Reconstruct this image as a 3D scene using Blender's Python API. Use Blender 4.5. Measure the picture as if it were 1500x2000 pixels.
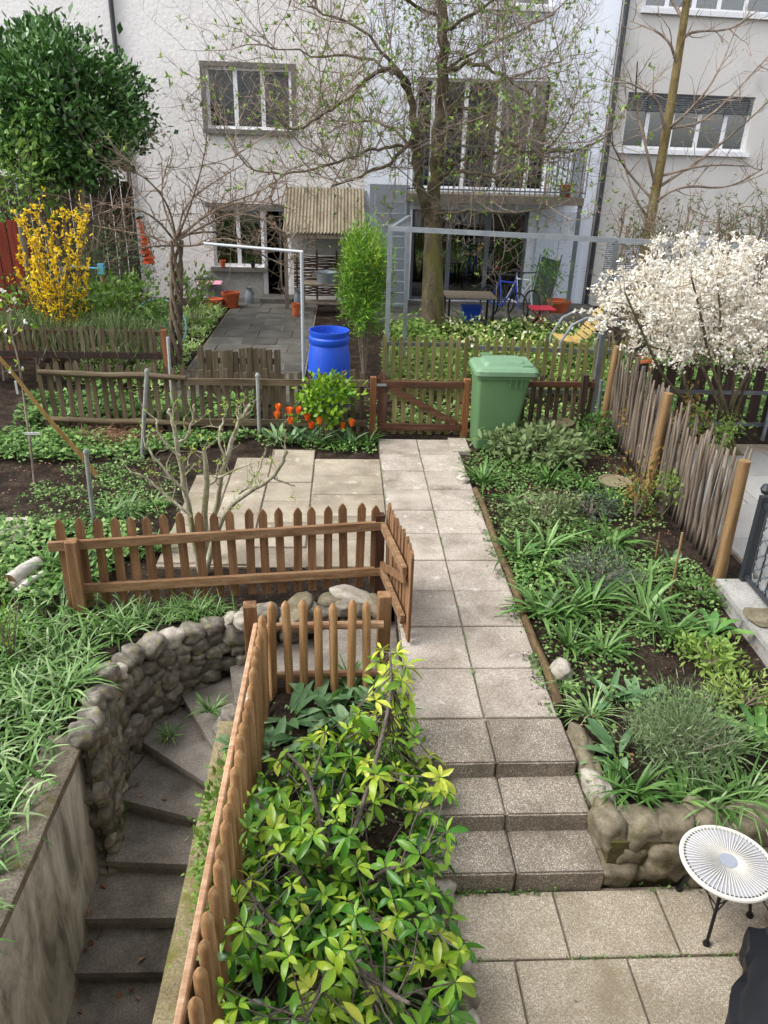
import bpy, bmesh, math, random
import numpy as np
from math import sin, cos, pi, radians, sqrt, atan2
from mathutils import Vector, Matrix, Euler, noise

SC = bpy.context.scene
COL = SC.collection
for o in list(bpy.data.objects): bpy.data.objects.remove(o)
RNG = random.Random(7)
NR = np.random.default_rng(11)

# ------------------------------------------------------------------ camera
CAM_H, PITCH, YAW, ROLL, FPX = 3.2984, 0.43969, 0.05844, 0.03095, 1504.3
_F = Vector((sin(YAW)*cos(PITCH), cos(YAW)*cos(PITCH), -sin(PITCH)))
_r0 = Vector((cos(YAW), -sin(YAW), 0)); _u0 = _r0.cross(_F)
_R = _r0*cos(ROLL) + _u0*sin(ROLL); _U = -_r0*sin(ROLL) + _u0*cos(ROLL)
CAMP = Vector((0, 0, CAM_H))
cd = bpy.data.cameras.new('camera'); cam = bpy.data.objects.new('camera', cd); COL.objects.link(cam)
m = Matrix.Identity(4)
for i in range(3):
    m[i][0], m[i][1], m[i][2], m[i][3] = _R[i], _U[i], -_F[i], CAMP[i]
cam.matrix_world = m
cd.sensor_fit = 'VERTICAL'; cd.sensor_height = 24.0; cd.sensor_width = 18.0; cd.lens = 24.0*FPX/2000
cd.clip_start = 0.05; cd.clip_end = 400
SC.camera = cam

def ray(px, py): return _F + _R*((px-750)/FPX) - _U*((py-1000)/FPX)
def G(px, py, z=0.0):
    d = ray(px, py); return CAMP + d*((z-CAM_H)/d.z)
def W(px, py, Y):
    d = ray(px, py); return CAMP + d*(Y/d.y)

# ------------------------------------------------------------------ sky, sun, exposure
SUN_EL, SUN_AZ = 52, 255        # azimuth clockwise from +Y (garden runs along +Y)
wd = bpy.data.worlds.new('World'); SC.world = wd; wd.use_nodes = True
nt = wd.node_tree; nt.nodes.clear()
sky = nt.nodes.new('ShaderNodeTexSky'); sky.sky_type = 'NISHITA'; sky.sun_disc = False
sky.sun_elevation = radians(SUN_EL); sky.sun_rotation = radians(SUN_AZ)
sky.air_density = 1.0; sky.dust_density = 3.0; sky.ozone_density = 1.0; sky.altitude = 400
hs = nt.nodes.new('ShaderNodeHueSaturation'); hs.inputs['Saturation'].default_value = 0.22
bg = nt.nodes.new('ShaderNodeBackground'); bg.inputs['Strength'].default_value = 0.15
wo = nt.nodes.new('ShaderNodeOutputWorld')
nt.links.new(sky.outputs[0], hs.inputs['Color']); nt.links.new(hs.outputs[0], bg.inputs[0]); nt.links.new(bg.outputs[0], wo.inputs[0])
sl = bpy.data.lights.new('sun', 'SUN'); sl.energy = 1.1; sl.angle = radians(35); sl.color = (1, .965, .91)
so = bpy.data.objects.new('sun', sl); COL.objects.link(so)
az = radians(SUN_AZ); el = radians(SUN_EL)
sd = Vector((sin(az)*cos(el), cos(az)*cos(el), sin(el)))
so.rotation_euler = (-sd).to_track_quat('-Z', 'Y').to_euler(); so.location = (0, 0, 20)
SC.view_settings.view_transform = 'Standard'; SC.view_settings.look = 'None'
SC.view_settings.exposure = 1.4; SC.view_settings.gamma = 1.0; SC.view_settings.use_curve_mapping = False
SC.render.engine = 'CYCLES'
SC.render.resolution_x, SC.render.resolution_y = 768, 1024
SC.cycles.max_bounces = 6; SC.cycles.transparent_max_bounces = 8; SC.cycles.diffuse_bounces = 3

# ------------------------------------------------------------------ materials
def C(h):
    h = h.lstrip('#'); v = [int(h[i:i+2], 16)/255 for i in (0, 2, 4)]
    return tuple((c/12.92 if c <= .04045 else ((c+.055)/1.055)**2.4) for c in v) + (1,)

class NT:
    def __init__(s, name):
        s.m = bpy.data.materials.new(name); s.m.use_nodes = True
        s.t = s.m.node_tree; s.t.nodes.clear()
        s.out = s.n('ShaderNodeOutputMaterial'); s.b = s.n('ShaderNodeBsdfPrincipled')
        s.l(s.b.outputs[0], s.out.inputs[0])
    def n(s, ty, **k):
        x = s.t.nodes.new(ty)
        for a, v in k.items(): setattr(x, a, v)
        return x
    def l(s, a, b): s.t.links.new(a, b)
    def ramp(s, src, cols):
        r = s.n('ShaderNodeValToRGB'); e = r.color_ramp.elements
        while len(e) < len(cols): e.new(.5)
        for i, (p, c) in enumerate(cols): e[i].position = p; e[i].color = C(c) if isinstance(c, str) else c
        s.l(src, r.inputs[0]); return r.outputs[0]
    def mix(s, f, a, b, mode='MIX'):
        x = s.n('ShaderNodeMix', data_type='RGBA', blend_type=mode)
        for soc, v in ((x.inputs[0], f), (x.inputs[6], a), (x.inputs[7], b)):
            if hasattr(v, 'links'): s.l(v, soc)
            else: soc.default_value = v
        return x.outputs[2]
    def math(s, op, a, b=0.0):
        x = s.n('ShaderNodeMath', operation=op)
        for soc, v in ((x.inputs[0], a), (x.inputs[1], b)):
            if hasattr(v, 'links'): s.l(v, soc)
            else: soc.default_value = v
        return x.outputs[0]
    def coord(s, stretch=(1, 1, 1), world=False, rand=True):
        if world: src = s.n('ShaderNodeNewGeometry').outputs['Position']
        else: src = s.n('ShaderNodeTexCoord').outputs['Object']
        mp = s.n('ShaderNodeMapping'); mp.inputs['Scale'].default_value = stretch; s.l(src, mp.inputs[0])
        if rand and not world:
            oi = s.n('ShaderNodeObjectInfo'); v = s.n('ShaderNodeVectorMath', operation='SCALE')
            v.inputs[0].default_value = (37., 19., 53.); s.l(oi.outputs['Random'], v.inputs['Scale']); s.l(v.outputs[0], mp.inputs['Location'])
        return mp.outputs[0]
    def noise(s, co, scale, detail=4, rough=.55, dist=0):
        x = s.n('ShaderNodeTexNoise'); s.l(co, x.inputs['Vector'])
        x.inputs['Scale'].default_value = scale; x.inputs['Detail'].default_value = detail
        x.inputs['Roughness'].default_value = rough; x.inputs['Distortion'].default_value = dist
        return x.outputs[0]
    def bump(s, h, strength=.3, dist=.01):
        b = s.n('ShaderNodeBump'); b.inputs['Strength'].default_value = strength; b.inputs['Distance'].default_value = dist
        s.l(h, b.inputs['Height']); s.l(b.outputs[0], s.b.inputs['Normal'])

def setv(nt_, rough=.8, spec=.3, metal=0):
    nt_.b.inputs['Roughness'].default_value = rough; nt_.b.inputs['Specular IOR Level'].default_value = spec
    nt_.b.inputs['Metallic'].default_value = metal

MATS = {}
def surf(name, cols, scale=4, fine=60, finefac=.25, rough=.85, spec=.25, bump=.3, bdist=.004, bscale=None, stretch=(1, 1, 1),
         world=False, objvar=.15, patch=None, metal=0, detail=5):
    """general procedural surface: large mottling through a ramp, fine grain, per-object value shift, optional patches (colour, scale, lo, hi)"""
    t = NT(name); setv(t, rough, spec, metal)
    co = t.coord(stretch, world); n1 = t.noise(co, scale, detail)
    k = len(cols); c = t.ramp(n1, [(.28+.44*i/max(1, k-1), x) for i, x in enumerate(cols)])
    n2 = t.noise(co, fine, 3, .6)
    g = t.ramp(n2, [(.3, (1-finefac*1.3,)*3+(1,)), (.7, (1+finefac*.6,)*3+(1,))])
    c = t.mix(1.0, c, g, 'MULTIPLY')
    if patch:
        for (pc, ps, lo, hi) in patch:
            f = t.ramp(t.noise(co, ps, 6, .6), [(lo, (0, 0, 0, 1)), (hi, (1, 1, 1, 1))])
            c = t.mix(f, c, C(pc))
    if objvar:
        oi = t.n('ShaderNodeObjectInfo'); v = t.ramp(oi.outputs['Random'], [(0, (1-objvar,)*3+(1,)), (1, (1+objvar,)*3+(1,))])
        c = t.mix(1.0, c, v, 'MULTIPLY')
    t.l(c, t.b.inputs['Base Color'])
    if bump:
        h = t.noise(co, bscale or fine, 4, .6)
        t.bump(h, bump, bdist)
    MATS[name] = t.m; return t.m

def plain(name, col, rough=.5, spec=.4, metal=0, var=.06):
    return surf(name, [col, col], scale=3, fine=25, finefac=var, rough=rough, spec=spec, bump=0, objvar=.04, metal=metal)

def leafmat(name, cols, rough=.45, spec=.35, transl=.25, vein=True):
    """leaf colours picked by the per-leaf tint attribute"""
    t = NT(name); setv(t, rough, spec)
    at = t.n('ShaderNodeAttribute', attribute_name='tint')
    oi = t.n('ShaderNodeObjectInfo')
    f = t.math('ADD', at.outputs['Fac'], t.math('MULTIPLY', t.math('SUBTRACT', oi.outputs['Random'], .5), .18))
    k = len(cols); c = t.ramp(f, [(i/max(1, k-1), x) for i, x in enumerate(cols)])
    co = t.coord((1, 1, 1)); g = t.ramp(t.noise(co, 40, 3), [(.3, (.82,)*3+(1,)), (.7, (1.1,)*3+(1,))])
    c = t.mix(1.0, c, g, 'MULTIPLY')
    t.l(c, t.b.inputs['Base Color'])
    if transl:
        tr = t.n('ShaderNodeBsdfTranslucent'); t.l(c, tr.inputs[0]); mx = t.n('ShaderNodeMixShader'); mx.inputs[0].default_value = transl
        t.l(t.b.outputs[0], mx.inputs[1]); t.l(tr.outputs[0], mx.inputs[2]); t.l(mx.outputs[0], t.out.inputs[0])
    MATS[name] = t.m; return t.m

# ------------------------------------------------------------------ scene objects
def tag(o, label=None, cat=None, group=None, kind=None):
    if label: o['label'] = label
    if cat: o['category'] = cat
    if group: o['group'] = group
    if kind: o['kind'] = kind
    return o
def thing(name, label, cat, loc=(0, 0, 0), group=None, rz=0):
    o = bpy.data.objects.new(name, None); COL.objects.link(o); o.location = loc; o.rotation_euler = (0, 0, rz)
    o.empty_display_size = .1
    return tag(o, label, cat, group)
def objm(name, me, mat=None, parent=None, loc=(0, 0, 0), rot=None, scale=None):
    o = bpy.data.objects.new(name, me); COL.objects.link(o)
    if mat is not None and not me.materials: me.materials.append(mat)
    if parent is not None: o.parent = parent
    o.location = loc
    if rot is not None:
        if hasattr(rot, 'to_euler'): rot = rot.to_euler()
        o.rotation_euler = rot
    if scale is not None: o.scale = scale if hasattr(scale, '__len__') else (scale,)*3
    return o
def copy_tree(o, parent=None, loc=None, rz=None):
    c = o.copy(); COL.objects.link(c); c.parent = parent
    if loc is not None: c.location = loc
    if rz is not None: c.rotation_euler = (0, 0, rz)
    for ch in list(o.children): copy_tree(ch, c)
    return c

def npmesh(name, V, Fq, tint=None, smooth=True, mat=None):
    """V (n,3), Fq (m,4) int array of quads (or (m,3))"""
    me = bpy.data.meshes.new(name); V = np.ascontiguousarray(V, np.float32); Fq = np.ascontiguousarray(Fq, np.int32)
    k = Fq.shape[1]; nf = len(Fq)
    me.vertices.add(len(V)); me.vertices.foreach_set('co', V.ravel())
    me.loops.add(nf*k); me.loops.foreach_set('vertex_index', Fq.ravel())
    me.polygons.add(nf); me.polygons.foreach_set('loop_start', np.arange(nf, dtype=np.int32)*k)
    me.polygons.foreach_set('loop_total', np.full(nf, k, np.int32))
    me.polygons.foreach_set('use_smooth', np.full(nf, smooth, bool))
    me.update(calc_edges=True)
    if tint is not None:
        a = me.attributes.new('tint', 'FLOAT', 'POINT'); a.data.foreach_set('value', np.ascontiguousarray(tint, np.float32))
    if mat is not None: me.materials.append(mat)
    return me

def rotm(rx=0, ry=0, rz=0): return Euler((rx, ry, rz)).to_matrix()

class MB:
    def __init__(s): s.v = []; s.f = []
    def add(s, vs, fs):
        b = len(s.v); s.v += [tuple(v) for v in vs]; s.f += [tuple(b+i for i in f) for f in fs]; return s
    def box(s, c, size, rot=None, ch=0):
        hx, hy, hz = size[0]/2, size[1]/2, size[2]/2; c = Vector(c)
        if not ch:
            vs = [Vector((x, y, z)) for z in (-hz, hz) for y in (-hy, hy) for x in (-hx, hx)]
            fs = [(0, 2, 3, 1), (4, 5, 7, 6), (0, 1, 5, 4), (2, 6, 7, 3), (0, 4, 6, 2), (1, 3, 7, 5)]
        else:
            bm = bmesh.new(); bmesh.ops.create_cube(bm, size=1.0)
            for v in bm.verts: v.co = Vector((v.co.x*size[0], v.co.y*size[1], v.co.z*size[2]))
            bmesh.ops.bevel(bm, geom=list(bm.edges), offset=ch, segments=1, affect='EDGES')
            bm.verts.index_update(); vs = [v.co.copy() for v in bm.verts]; fs = [tuple(v.index for v in f.verts) for f in bm.faces]; bm.free()
        if rot is not None: vs = [rot @ v for v in vs]
        return s.add([c+v for v in vs], fs)
    def b2(s, a, b, ch=0):
        a = Vector(a); b = Vector(b); return s.box((a+b)/2, [abs(b[i]-a[i]) for i in range(3)], None, ch)
    def bar(s, p, q, w, h, up=(0, 0, 1), ch=0):
        """rectangular bar from p to q, width w across, h along up"""
        p = Vector(p); q = Vector(q); d = q-p; L = d.length; x = d.normalized()
        y = Vector(up).cross(x)
        if y.length < 1e-4: y = Vector((1, 0, 0)).cross(x)
        y.normalize(); z = x.cross(y)
        return s.box((p+q)/2, (L, w, h), Matrix((x, y, z)).transposed(), ch)
    def tube(s, pts, rad, n=6, cap=True):
        pts = [Vector(p) for p in pts]; k = len(pts)
        if not hasattr(rad, '__len__'): rad = [rad]*k
        t0 = (pts[1]-pts[0]).normalized(); ref = Vector((0, 0, 1)) if abs(t0.z) < .9 else Vector((1, 0, 0))
        a = t0.cross(ref).normalized(); base = len(s.v)
        for i, p in enumerate(pts):
            t = (pts[min(i+1, k-1)]-pts[max(i-1, 0)]).normalized()
            a = (a - t*a.dot(t))
            a = a.normalized() if a.length > 1e-6 else t.orthogonal().normalized()
            b = t.cross(a)
            for j in range(n):
                q = 2*pi*j/n; s.v.append(tuple(p+(a*cos(q)+b*sin(q))*rad[i]))
        for i in range(k-1):
            for j in range(n):
                s.f.append((base+i*n+j, base+i*n+(j+1) % n, base+(i+1)*n+(j+1) % n, base+(i+1)*n+j))
        if cap:
            s.f.append(tuple(base+j for j in range(n))[::-1]); s.f.append(tuple(base+(k-1)*n+j for j in range(n)))
        return s
    def lathe(s, prof, n=24, c=(0, 0, 0), rot=None):
        base = len(s.v); c = Vector(c)
        for r, z in prof:
            for j in range(n):
                v = Vector((r*cos(2*pi*j/n), r*sin(2*pi*j/n), z))
                if rot is not None: v = rot @ v
                s.v.append(tuple(c+v))
        for i in range(len(prof)-1):
            for j in range(n):
                s.f.append((base+i*n+j, base+i*n+(j+1) % n, base+(i+1)*n+(j+1) % n, base+(i+1)*n+j))
        if prof[0][0] > 1e-5: s.f.append(tuple(base+j for j in range(n))[::-1])
        if prof[-1][0] > 1e-5: s.f.append(tuple(base+(len(prof)-1)*n+j for j in range(n)))
        return s
    def prism(s, poly, z0, z1, f=None):
        """poly in xy between two z (or mapped by f(x,y,z))"""
        n = len(poly); f = f or (lambda x, y, z: (x, y, z))
        vs = [f(x, y, z0) for x, y in poly]+[f(x, y, z1) for x, y in poly]
        return s.add(vs, [tuple(range(n))[::-1], tuple(range(n, 2*n))]+[(i, (i+1) % n, n+(i+1) % n, n+i) for i in range(n)])
    def mesh(s, name, mat=None, smooth=False, origin=None, angle=None):
        me = bpy.data.meshes.new(name)
        vs = s.v if origin is None else [(v[0]-origin[0], v[1]-origin[1], v[2]-origin[2]) for v in s.v]
        me.from_pydata(vs, [], s.f); me.update()
        if smooth:
            me.polygons.foreach_set('use_smooth', [True]*len(me.polygons))
            if angle: me.set_sharp_from_angle(angle=radians(angle))
        if mat is not None: me.materials.append(mat)
        return me
    def build(s, name, mat, parent=None, smooth=False, angle=40, loc=None):
        """geometry given in world space; parent roots are unrotated empties"""
        if parent is not None:
            o = Vector(parent.location)
            if parent.parent: o = o + Vector(parent.parent.location)
            return objm(name, s.mesh(name, mat, smooth, o, angle), None, parent)
        if loc is not None: return objm(name, s.mesh(name, mat, smooth, loc, angle), None, None, loc)
        return objm(name, s.mesh(name, mat, smooth, None, angle))

def fb(x, y=0, z=0): return noise.fractal(Vector((x, y, z)), 1.0, 2.0, 4)

# ------------------------------------------------------------------ leaves
PROF = {
 'ovate': [(0, .12), (.35, 1.0), (.7, .75), (1, .04)],
 'small': [(0, .15), (.5, 1.0), (1, .06)],
 'strap': [(0, .8), (.3, 1.0), (.6, .9), (.85, .6), (1, .08)],
 'lance': [(0, .1), (.25, .7), (.5, 1.0), (.78, .72), (1, .03)],
 'petal': [(0, .25), (.6, 1.0), (1, .55)],
 'broad': [(0, .3), (.2, .75), (.5, 1.0), (.8, .7), (1, .05)],
}
def nrm(a): return a/np.maximum(np.linalg.norm(a, axis=-1, keepdims=True), 1e-9)
def leafgeo(P, D, N, L, Wd, T, prof='small', bend=.15, fold=0.0):
    P = np.asarray(P, float); n = len(P); D = nrm(np.asarray(D, float)); N = np.asarray(N, float)
    S = nrm(np.cross(D, N)); Up = np.cross(S, D)
    L = np.broadcast_to(np.asarray(L, float), (n,))[:, None]; Wd = np.broadcast_to(np.asarray(Wd, float), (n,))[:, None]
    bend = np.broadcast_to(np.asarray(bend, float), (n,))[:, None]
    st = PROF[prof]; K = len(st); cols = 3 if fold else 2
    V = np.empty((n, K, cols, 3))
    for k, (s_, h) in enumerate(st):
        # arc of constant curvature; the total turn is 2*bend
        th = 2*bend*s_
        c = P + D*L*s_*np.cos(th*.5)**1 - Up*L*s_*np.sin(th*.5+1e-9)
        if fold:
            V[:, k, 0] = c - S*Wd*h*.5 + Up*Wd*h*fold; V[:, k, 1] = c; V[:, k, 2] = c + S*Wd*h*.5 + Up*Wd*h*fold
        else:
            V[:, k, 0] = c - S*Wd*h*.5; V[:, k, 1] = c + S*Wd*h*.5
    V = V.reshape(-1, 3); base = (np.arange(n)*K*cols)[:, None]; q = []
    for k in range(K-1):
        for c_ in range(cols-1):
            a = k*cols+c_; q.append(np.stack([base[:, 0]+a, base[:, 0]+a+1, base[:, 0]+a+1+cols, base[:, 0]+a+cols], 1))
    Fq = np.concatenate(q); T = np.repeat(np.broadcast_to(np.asarray(T, float), (n,)), K*cols)
    return V, Fq, T
class LB:
    """collects leaf batches for one mesh"""
    def __init__(s): s.V = []; s.F = []; s.T = []; s.n = 0
    def add(s, *a, **k):
        V, F, T = leafgeo(*a, **k); s.V.append(V); s.F.append(F+s.n); s.T.append(T); s.n += len(V); return s
    def mesh(s, name, mat, origin=(0, 0, 0)):
        return npmesh(name, np.concatenate(s.V)-np.asarray(origin, float), np.concatenate(s.F), np.concatenate(s.T), True, mat)
    def build(s, name, mat, parent=None, loc=None):
        o = Vector((0, 0, 0))
        if parent is not None:
            o = Vector(parent.location)
            if parent.parent: o = o+Vector(parent.parent.location)
        elif loc is not None: o = Vector(loc)
        return objm(name, s.mesh(name, mat, o), None, parent, (0, 0, 0) if loc is None else loc)
def rdir(n, up=0.0):
    d = nrm(NR.normal(size=(n, 3))); d[:, 2] += up; return nrm(d)
def bushgeo(lb, c, rad, n, size, clumps=40, tint=(.2, .8), prof='small', asp=.5, up=.4, spread=.25, shell=.75, bend=.2, zmin=None, jitter=.3, light=.25):
    """leaf clumps spread through an ellipsoid's outer volume"""
    c = np.asarray(c, float); rad = np.asarray(rad, float)
    d = rdir(clumps); rr = shell+(1-shell)*NR.random((clumps, 1))*1.15
    inner = NR.random((clumps, 1)) < .22; rr = np.where(inner, rr*.6, rr)
    cc = d*rr; idx = NR.integers(0, clumps, n)
    p = cc[idx] + NR.normal(size=(n, 3))*spread*(.6+.8*NR.random((n, 1)))
    P = c + p*rad
    if zmin is not None:
        k = P[:, 2] > zmin; P = P[k]; p = p[k]; idx = idx[k]; n = len(P)
    out = nrm(p*rad + 1e-6); D = nrm(out*.7 + NR.normal(size=(n, 3))*.55 + np.array([0, 0, up]))
    N = nrm(np.array([0, 0, 1.0]) + NR.normal(size=(n, 3))*.6 + out*.5)
    ct = NR.random(clumps)
    T = tint[0] + (tint[1]-tint[0])*(.45*ct[idx] + .55*NR.random(n))
    L = size*(1+jitter*NR.normal(size=n)).clip(.45, 1.7)
    lb.add(P, D, N, L, L*asp*(.85+.3*NR.random(n)), T, prof=prof, bend=bend)
    return lb
def smooth_poly(pts, it=2):
    for _ in range(it):
        q = [pts[0]]
        for a, b in zip(pts, pts[1:]): q += [a.lerp(b, .25), a.lerp(b, .75)]
        q.append(pts[-1]); pts = q
    return pts
# ------------------------------------------------------------------ palette
soil = surf('soil', ['#231c17', '#342b24', '#4a4036'], scale=5, fine=45, finefac=.5, rough=.95, spec=.1, bump=.9, bdist=.03, bscale=22, world=True, objvar=0,
            patch=[('#8f8371', 38, .66, .72)])
slabm = surf('concrete_slab', ['#908679', '#a89e92', '#b8afa4'], scale=3.2, fine=85, finefac=.36, rough=.9, bump=.4, bdist=.003, objvar=.07,
             patch=[('#6c6055', 2.3, .54, .78), ('#57503f', 11, .68, .76), ('#c6bfb6', 9, .62, .75)])
slaby = surf('sandstone_slab', ['#7d7466', '#968c7b', '#a79e8c'], scale=2.6, fine=70, finefac=.22, rough=.9, bump=.25, bdist=.003, objvar=.09,
             patch=[('#6d6350', 1.7, .52, .74), ('#b5ac98', 7, .6, .74)])
def aggregate(name, dark, mid, light, stain):
    t = NT(name); setv(t, .9, .25)
    co = t.coord((1, 1, 1)); v = t.n('ShaderNodeTexVoronoi'); v.inputs['Scale'].default_value = 220; t.l(co, v.inputs['Vector'])
    sep = t.n('ShaderNodeSeparateColor'); t.l(v.outputs['Color'], sep.inputs[0])
    c = t.ramp(sep.outputs[0], [(0, dark), (.45, mid), (.8, light), (1, '#d9d2c5')])
    f = t.ramp(t.noise(co, 2.6, 6, .62), [(.42, (0, 0, 0, 1)), (.7, (1, 1, 1, 1))])
    c = t.mix(t.math('MULTIPLY', f, .75), c, C(stain))
    oi = t.n('ShaderNodeObjectInfo'); vv = t.ramp(oi.outputs['Random'], [(0, (.92,)*3+(1,)), (1, (1.08,)*3+(1,))])
    t.l(t.mix(1.0, c, vv, 'MULTIPLY'), t.b.inputs['Base Color']); t.bump(v.outputs['Distance'], .5, .004)
    MATS[name] = t.m; return t.m
agg_step = aggregate('aggregate_step', '#6b6256', '#8b8173', '#a69c90', '#585044')
agg_terr = aggregate('aggregate_terrace', '#8a7f6e', '#a89c88', '#beb29e', '#7c7059')
darkconc = surf('dark_concrete', ['#6b6155', '#887d6f', '#9d9284'], scale=4, fine=80, finefac=.3, rough=.9, bump=.4, bdist=.003, patch=[('#4a433a', 3, .58, .8), ('#5b5d3a', 5, .68, .8)])
mosscon = surf('mossy_concrete', ['#7b7054', '#938768', '#a4997d'], scale=6, fine=90, finefac=.4, rough=.95, bump=.6, bdist=.004, patch=[('#6d6a34', 4, .52, .7), ('#3a3326', 14, .66, .74)])
capcon = surf('grey_cap_concrete', ['#6b6252', '#857c6c', '#989082'], scale=6, fine=90, finefac=.4, rough=.95, bump=.6, bdist=.004, patch=[('#5d5930', 5, .55, .72)])
def plasterm():
    t = NT('streaked_plaster'); setv(t, .9, .2)
    co = t.coord((1, 1, 1), rand=False); mp = t.coord((2.2, 2.2, .5), rand=False)
    c = t.ramp(t.noise(co, 3, 5), [(.3, '#bcb8b0'), (.7, '#d9d5cd')])
    s1 = t.ramp(t.noise(mp, 2.0, 9, .7, 1.2), [(.42, (0, 0, 0, 1)), (.66, (1, 1, 1, 1))]); c = t.mix(t.math('MULTIPLY', s1, .8), c, C('#545049'))
    s2 = t.ramp(t.noise(t.coord((3.5, 3.5, .6), rand=False), 1.9, 8, .7, 1.5), [(.52, (0, 0, 0, 1)), (.72, (1, 1, 1, 1))]); c = t.mix(t.math('MULTIPLY', s2, .4), c, C('#bdb4a2'))
    t.l(c, t.b.inputs['Base Color']); t.bump(t.noise(co, 60, 4), .3, .004); return t.m
plaster = plasterm()
stonem = surf('field_stone', ['#58544d', '#7c776d', '#a29c90'], scale=3, fine=45, finefac=.3, rough=.85, bump=.5, bdist=.006, objvar=.3,
              patch=[('#857c45', 3.2, .56, .7), ('#a39b8d', 16, .66, .72)])
stonel = surf('pale_stone', ['#8a8274', '#aaa396', '#c2bdb4'], scale=4, fine=45, finefac=.22, rough=.85, bump=.4, bdist=.006, objvar=.1, patch=[('#6c6549', 4, .6, .75)])
stonew = surf('wall_stone_mossy', ['#645d4c', '#7f7663', '#9a917d'], scale=3, fine=50, finefac=.3, rough=.9, bump=.5, bdist=.006, objvar=.12, patch=[('#5d5a2c', 4, .55, .72), ('#4a4232', 9, .62, .74)])
mortar = surf('mortar', ['#2f2a23', '#433c32'], scale=6, fine=50, finefac=.4, rough=.95, bump=.7, bdist=.01, objvar=0, patch=[('#50502c', 4, .58, .74)])
stucco_w = surf('white_stucco', ['#d6d1cf', '#e1dddb', '#e7e4e2'], scale=.5, fine=10, finefac=.06, rough=.95, spec=.1, bump=.45, bdist=.035, bscale=14, objvar=0, detail=6)
stucco_b = surf('pale_blue_render', ['#d9dfec', '#e2e8f2', '#e6ebf4'], scale=.35, fine=30, finefac=.03, rough=.9, spec=.15, bump=.15, bdist=.01, objvar=0)
stucco_g = surf('grey_render', ['#c0bdb8', '#cbc8c4', '#d3d0cc'], scale=.3, fine=20, finefac=.04, rough=.92, spec=.1, bump=.2, bdist=.01, objvar=0, patch=[('#9b9891', .55, .6, .85)])
sillm = surf('grey_sill_stone', ['#6a6762', '#7d7a75'], scale=3, fine=30, rough=.9)
whitepaint = plain('white_paint', '#dedfe2', .45)
darkroom = plain('dark_interior', '#0d0e10', .9, .1)  # near-black colour stands in for the shade inside unlit rooms
blindm = plain('grey_blind', '#a3a9b5', .7, .2)
galv = surf('galvanised_steel', ['#7f868c', '#9aa1a7'], scale=8, fine=60, finefac=.1, rough=.45, spec=.5, bump=0, metal=.55)
galvd = surf('dull_steel', ['#5c6268', '#757b80'], scale=8, fine=60, finefac=.1, rough=.55, spec=.5, bump=0, metal=.4)
blackm = plain('black_metal', '#131416', .4, .5)
darkgrey = plain('dark_grey_metal', '#2d3034', .45, .5)
def glassm():
    t = NT('window_glass'); gl = t.n('ShaderNodeBsdfGlossy'); gl.inputs['Roughness'].default_value = .02
    tr = t.n('ShaderNodeBsdfTransparent'); tr.inputs[0].default_value = (.62, .66, .68, 1)
    fr = t.n('ShaderNodeFresnel'); fr.inputs[0].default_value = 1.55; mx = t.n('ShaderNodeMixShader')
    t.l(t.math('ADD', fr.outputs[0], .11), mx.inputs[0]); t.l(tr.outputs[0], mx.inputs[1]); t.l(gl.outputs[0], mx.inputs[2]); t.l(mx.outputs[0], t.out.inputs[0]); return t.m
glass = glassm()

# ------------------------------------------------------------------ ground sheet
WELL = [(-1.62, -2), (-1.62, 3.75), (-1.72, 4.3), (-1.6, 4.75), (-1.36, 5.0), (-1.02, 5.17), (-.79, 5.22), (-.1, 5.33), (.40, 5.36), (.40, 4.42), (-.1, 4.36), (-.6, 4.36), (-.72, 4.1), (-.72, -2)]
def inpoly(x, y, P):
    c = False; j = len(P)-1
    for i in range(len(P)):
        if (P[i][1] > y) != (P[j][1] > y) and x < (P[j][0]-P[i][0])*(y-P[i][1])/(P[j][1]-P[i][1])+P[i][0]: c = not c
        j = i
    return c
def gz(x, y):
    n = .018*fb(x*1.3, y*1.3)
    if y < 3.1 and x > .56: return -.46
    if y < 3.92 and .42 < x < 1.43: return -.46
    if -1.3 < x < .6 and y < 4.25:
        b_ = -.03 - max(0, min(1, (4.25-y)/2.5))*.29 + n*.6
        return min(b_, -.3) if x < -.55 else b_
    return -.035 + n
xs = np.concatenate([np.linspace(-90, -9, 14), np.arange(-8.6, 8.6, .17), np.linspace(9, 90, 14)])
ys = np.concatenate([np.linspace(-40, -3, 8), np.arange(-2.6, 13, .17), np.arange(13.2, 21, .5), np.linspace(22, 130, 14)])
gv = [(x, y, gz(x, y)) for y in ys for x in xs]; nx = len(xs); gf = []
for j in range(len(ys)-1):
    for i in range(nx-1):
        if not inpoly((xs[i]+xs[i+1])/2, (ys[j]+ys[j+1])/2, WELL): gf.append((j*nx+i, j*nx+i+1, (j+1)*nx+i+1, (j+1)*nx+i))
gm = bpy.data.meshes.new('ground'); gm.from_pydata(gv, [], gf); gm.polygons.foreach_set('use_smooth', [True]*len(gf))
tag(objm('ground', gm, soil), 'dark brown garden soil under the beds and plants', None, None, 'structure')

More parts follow.
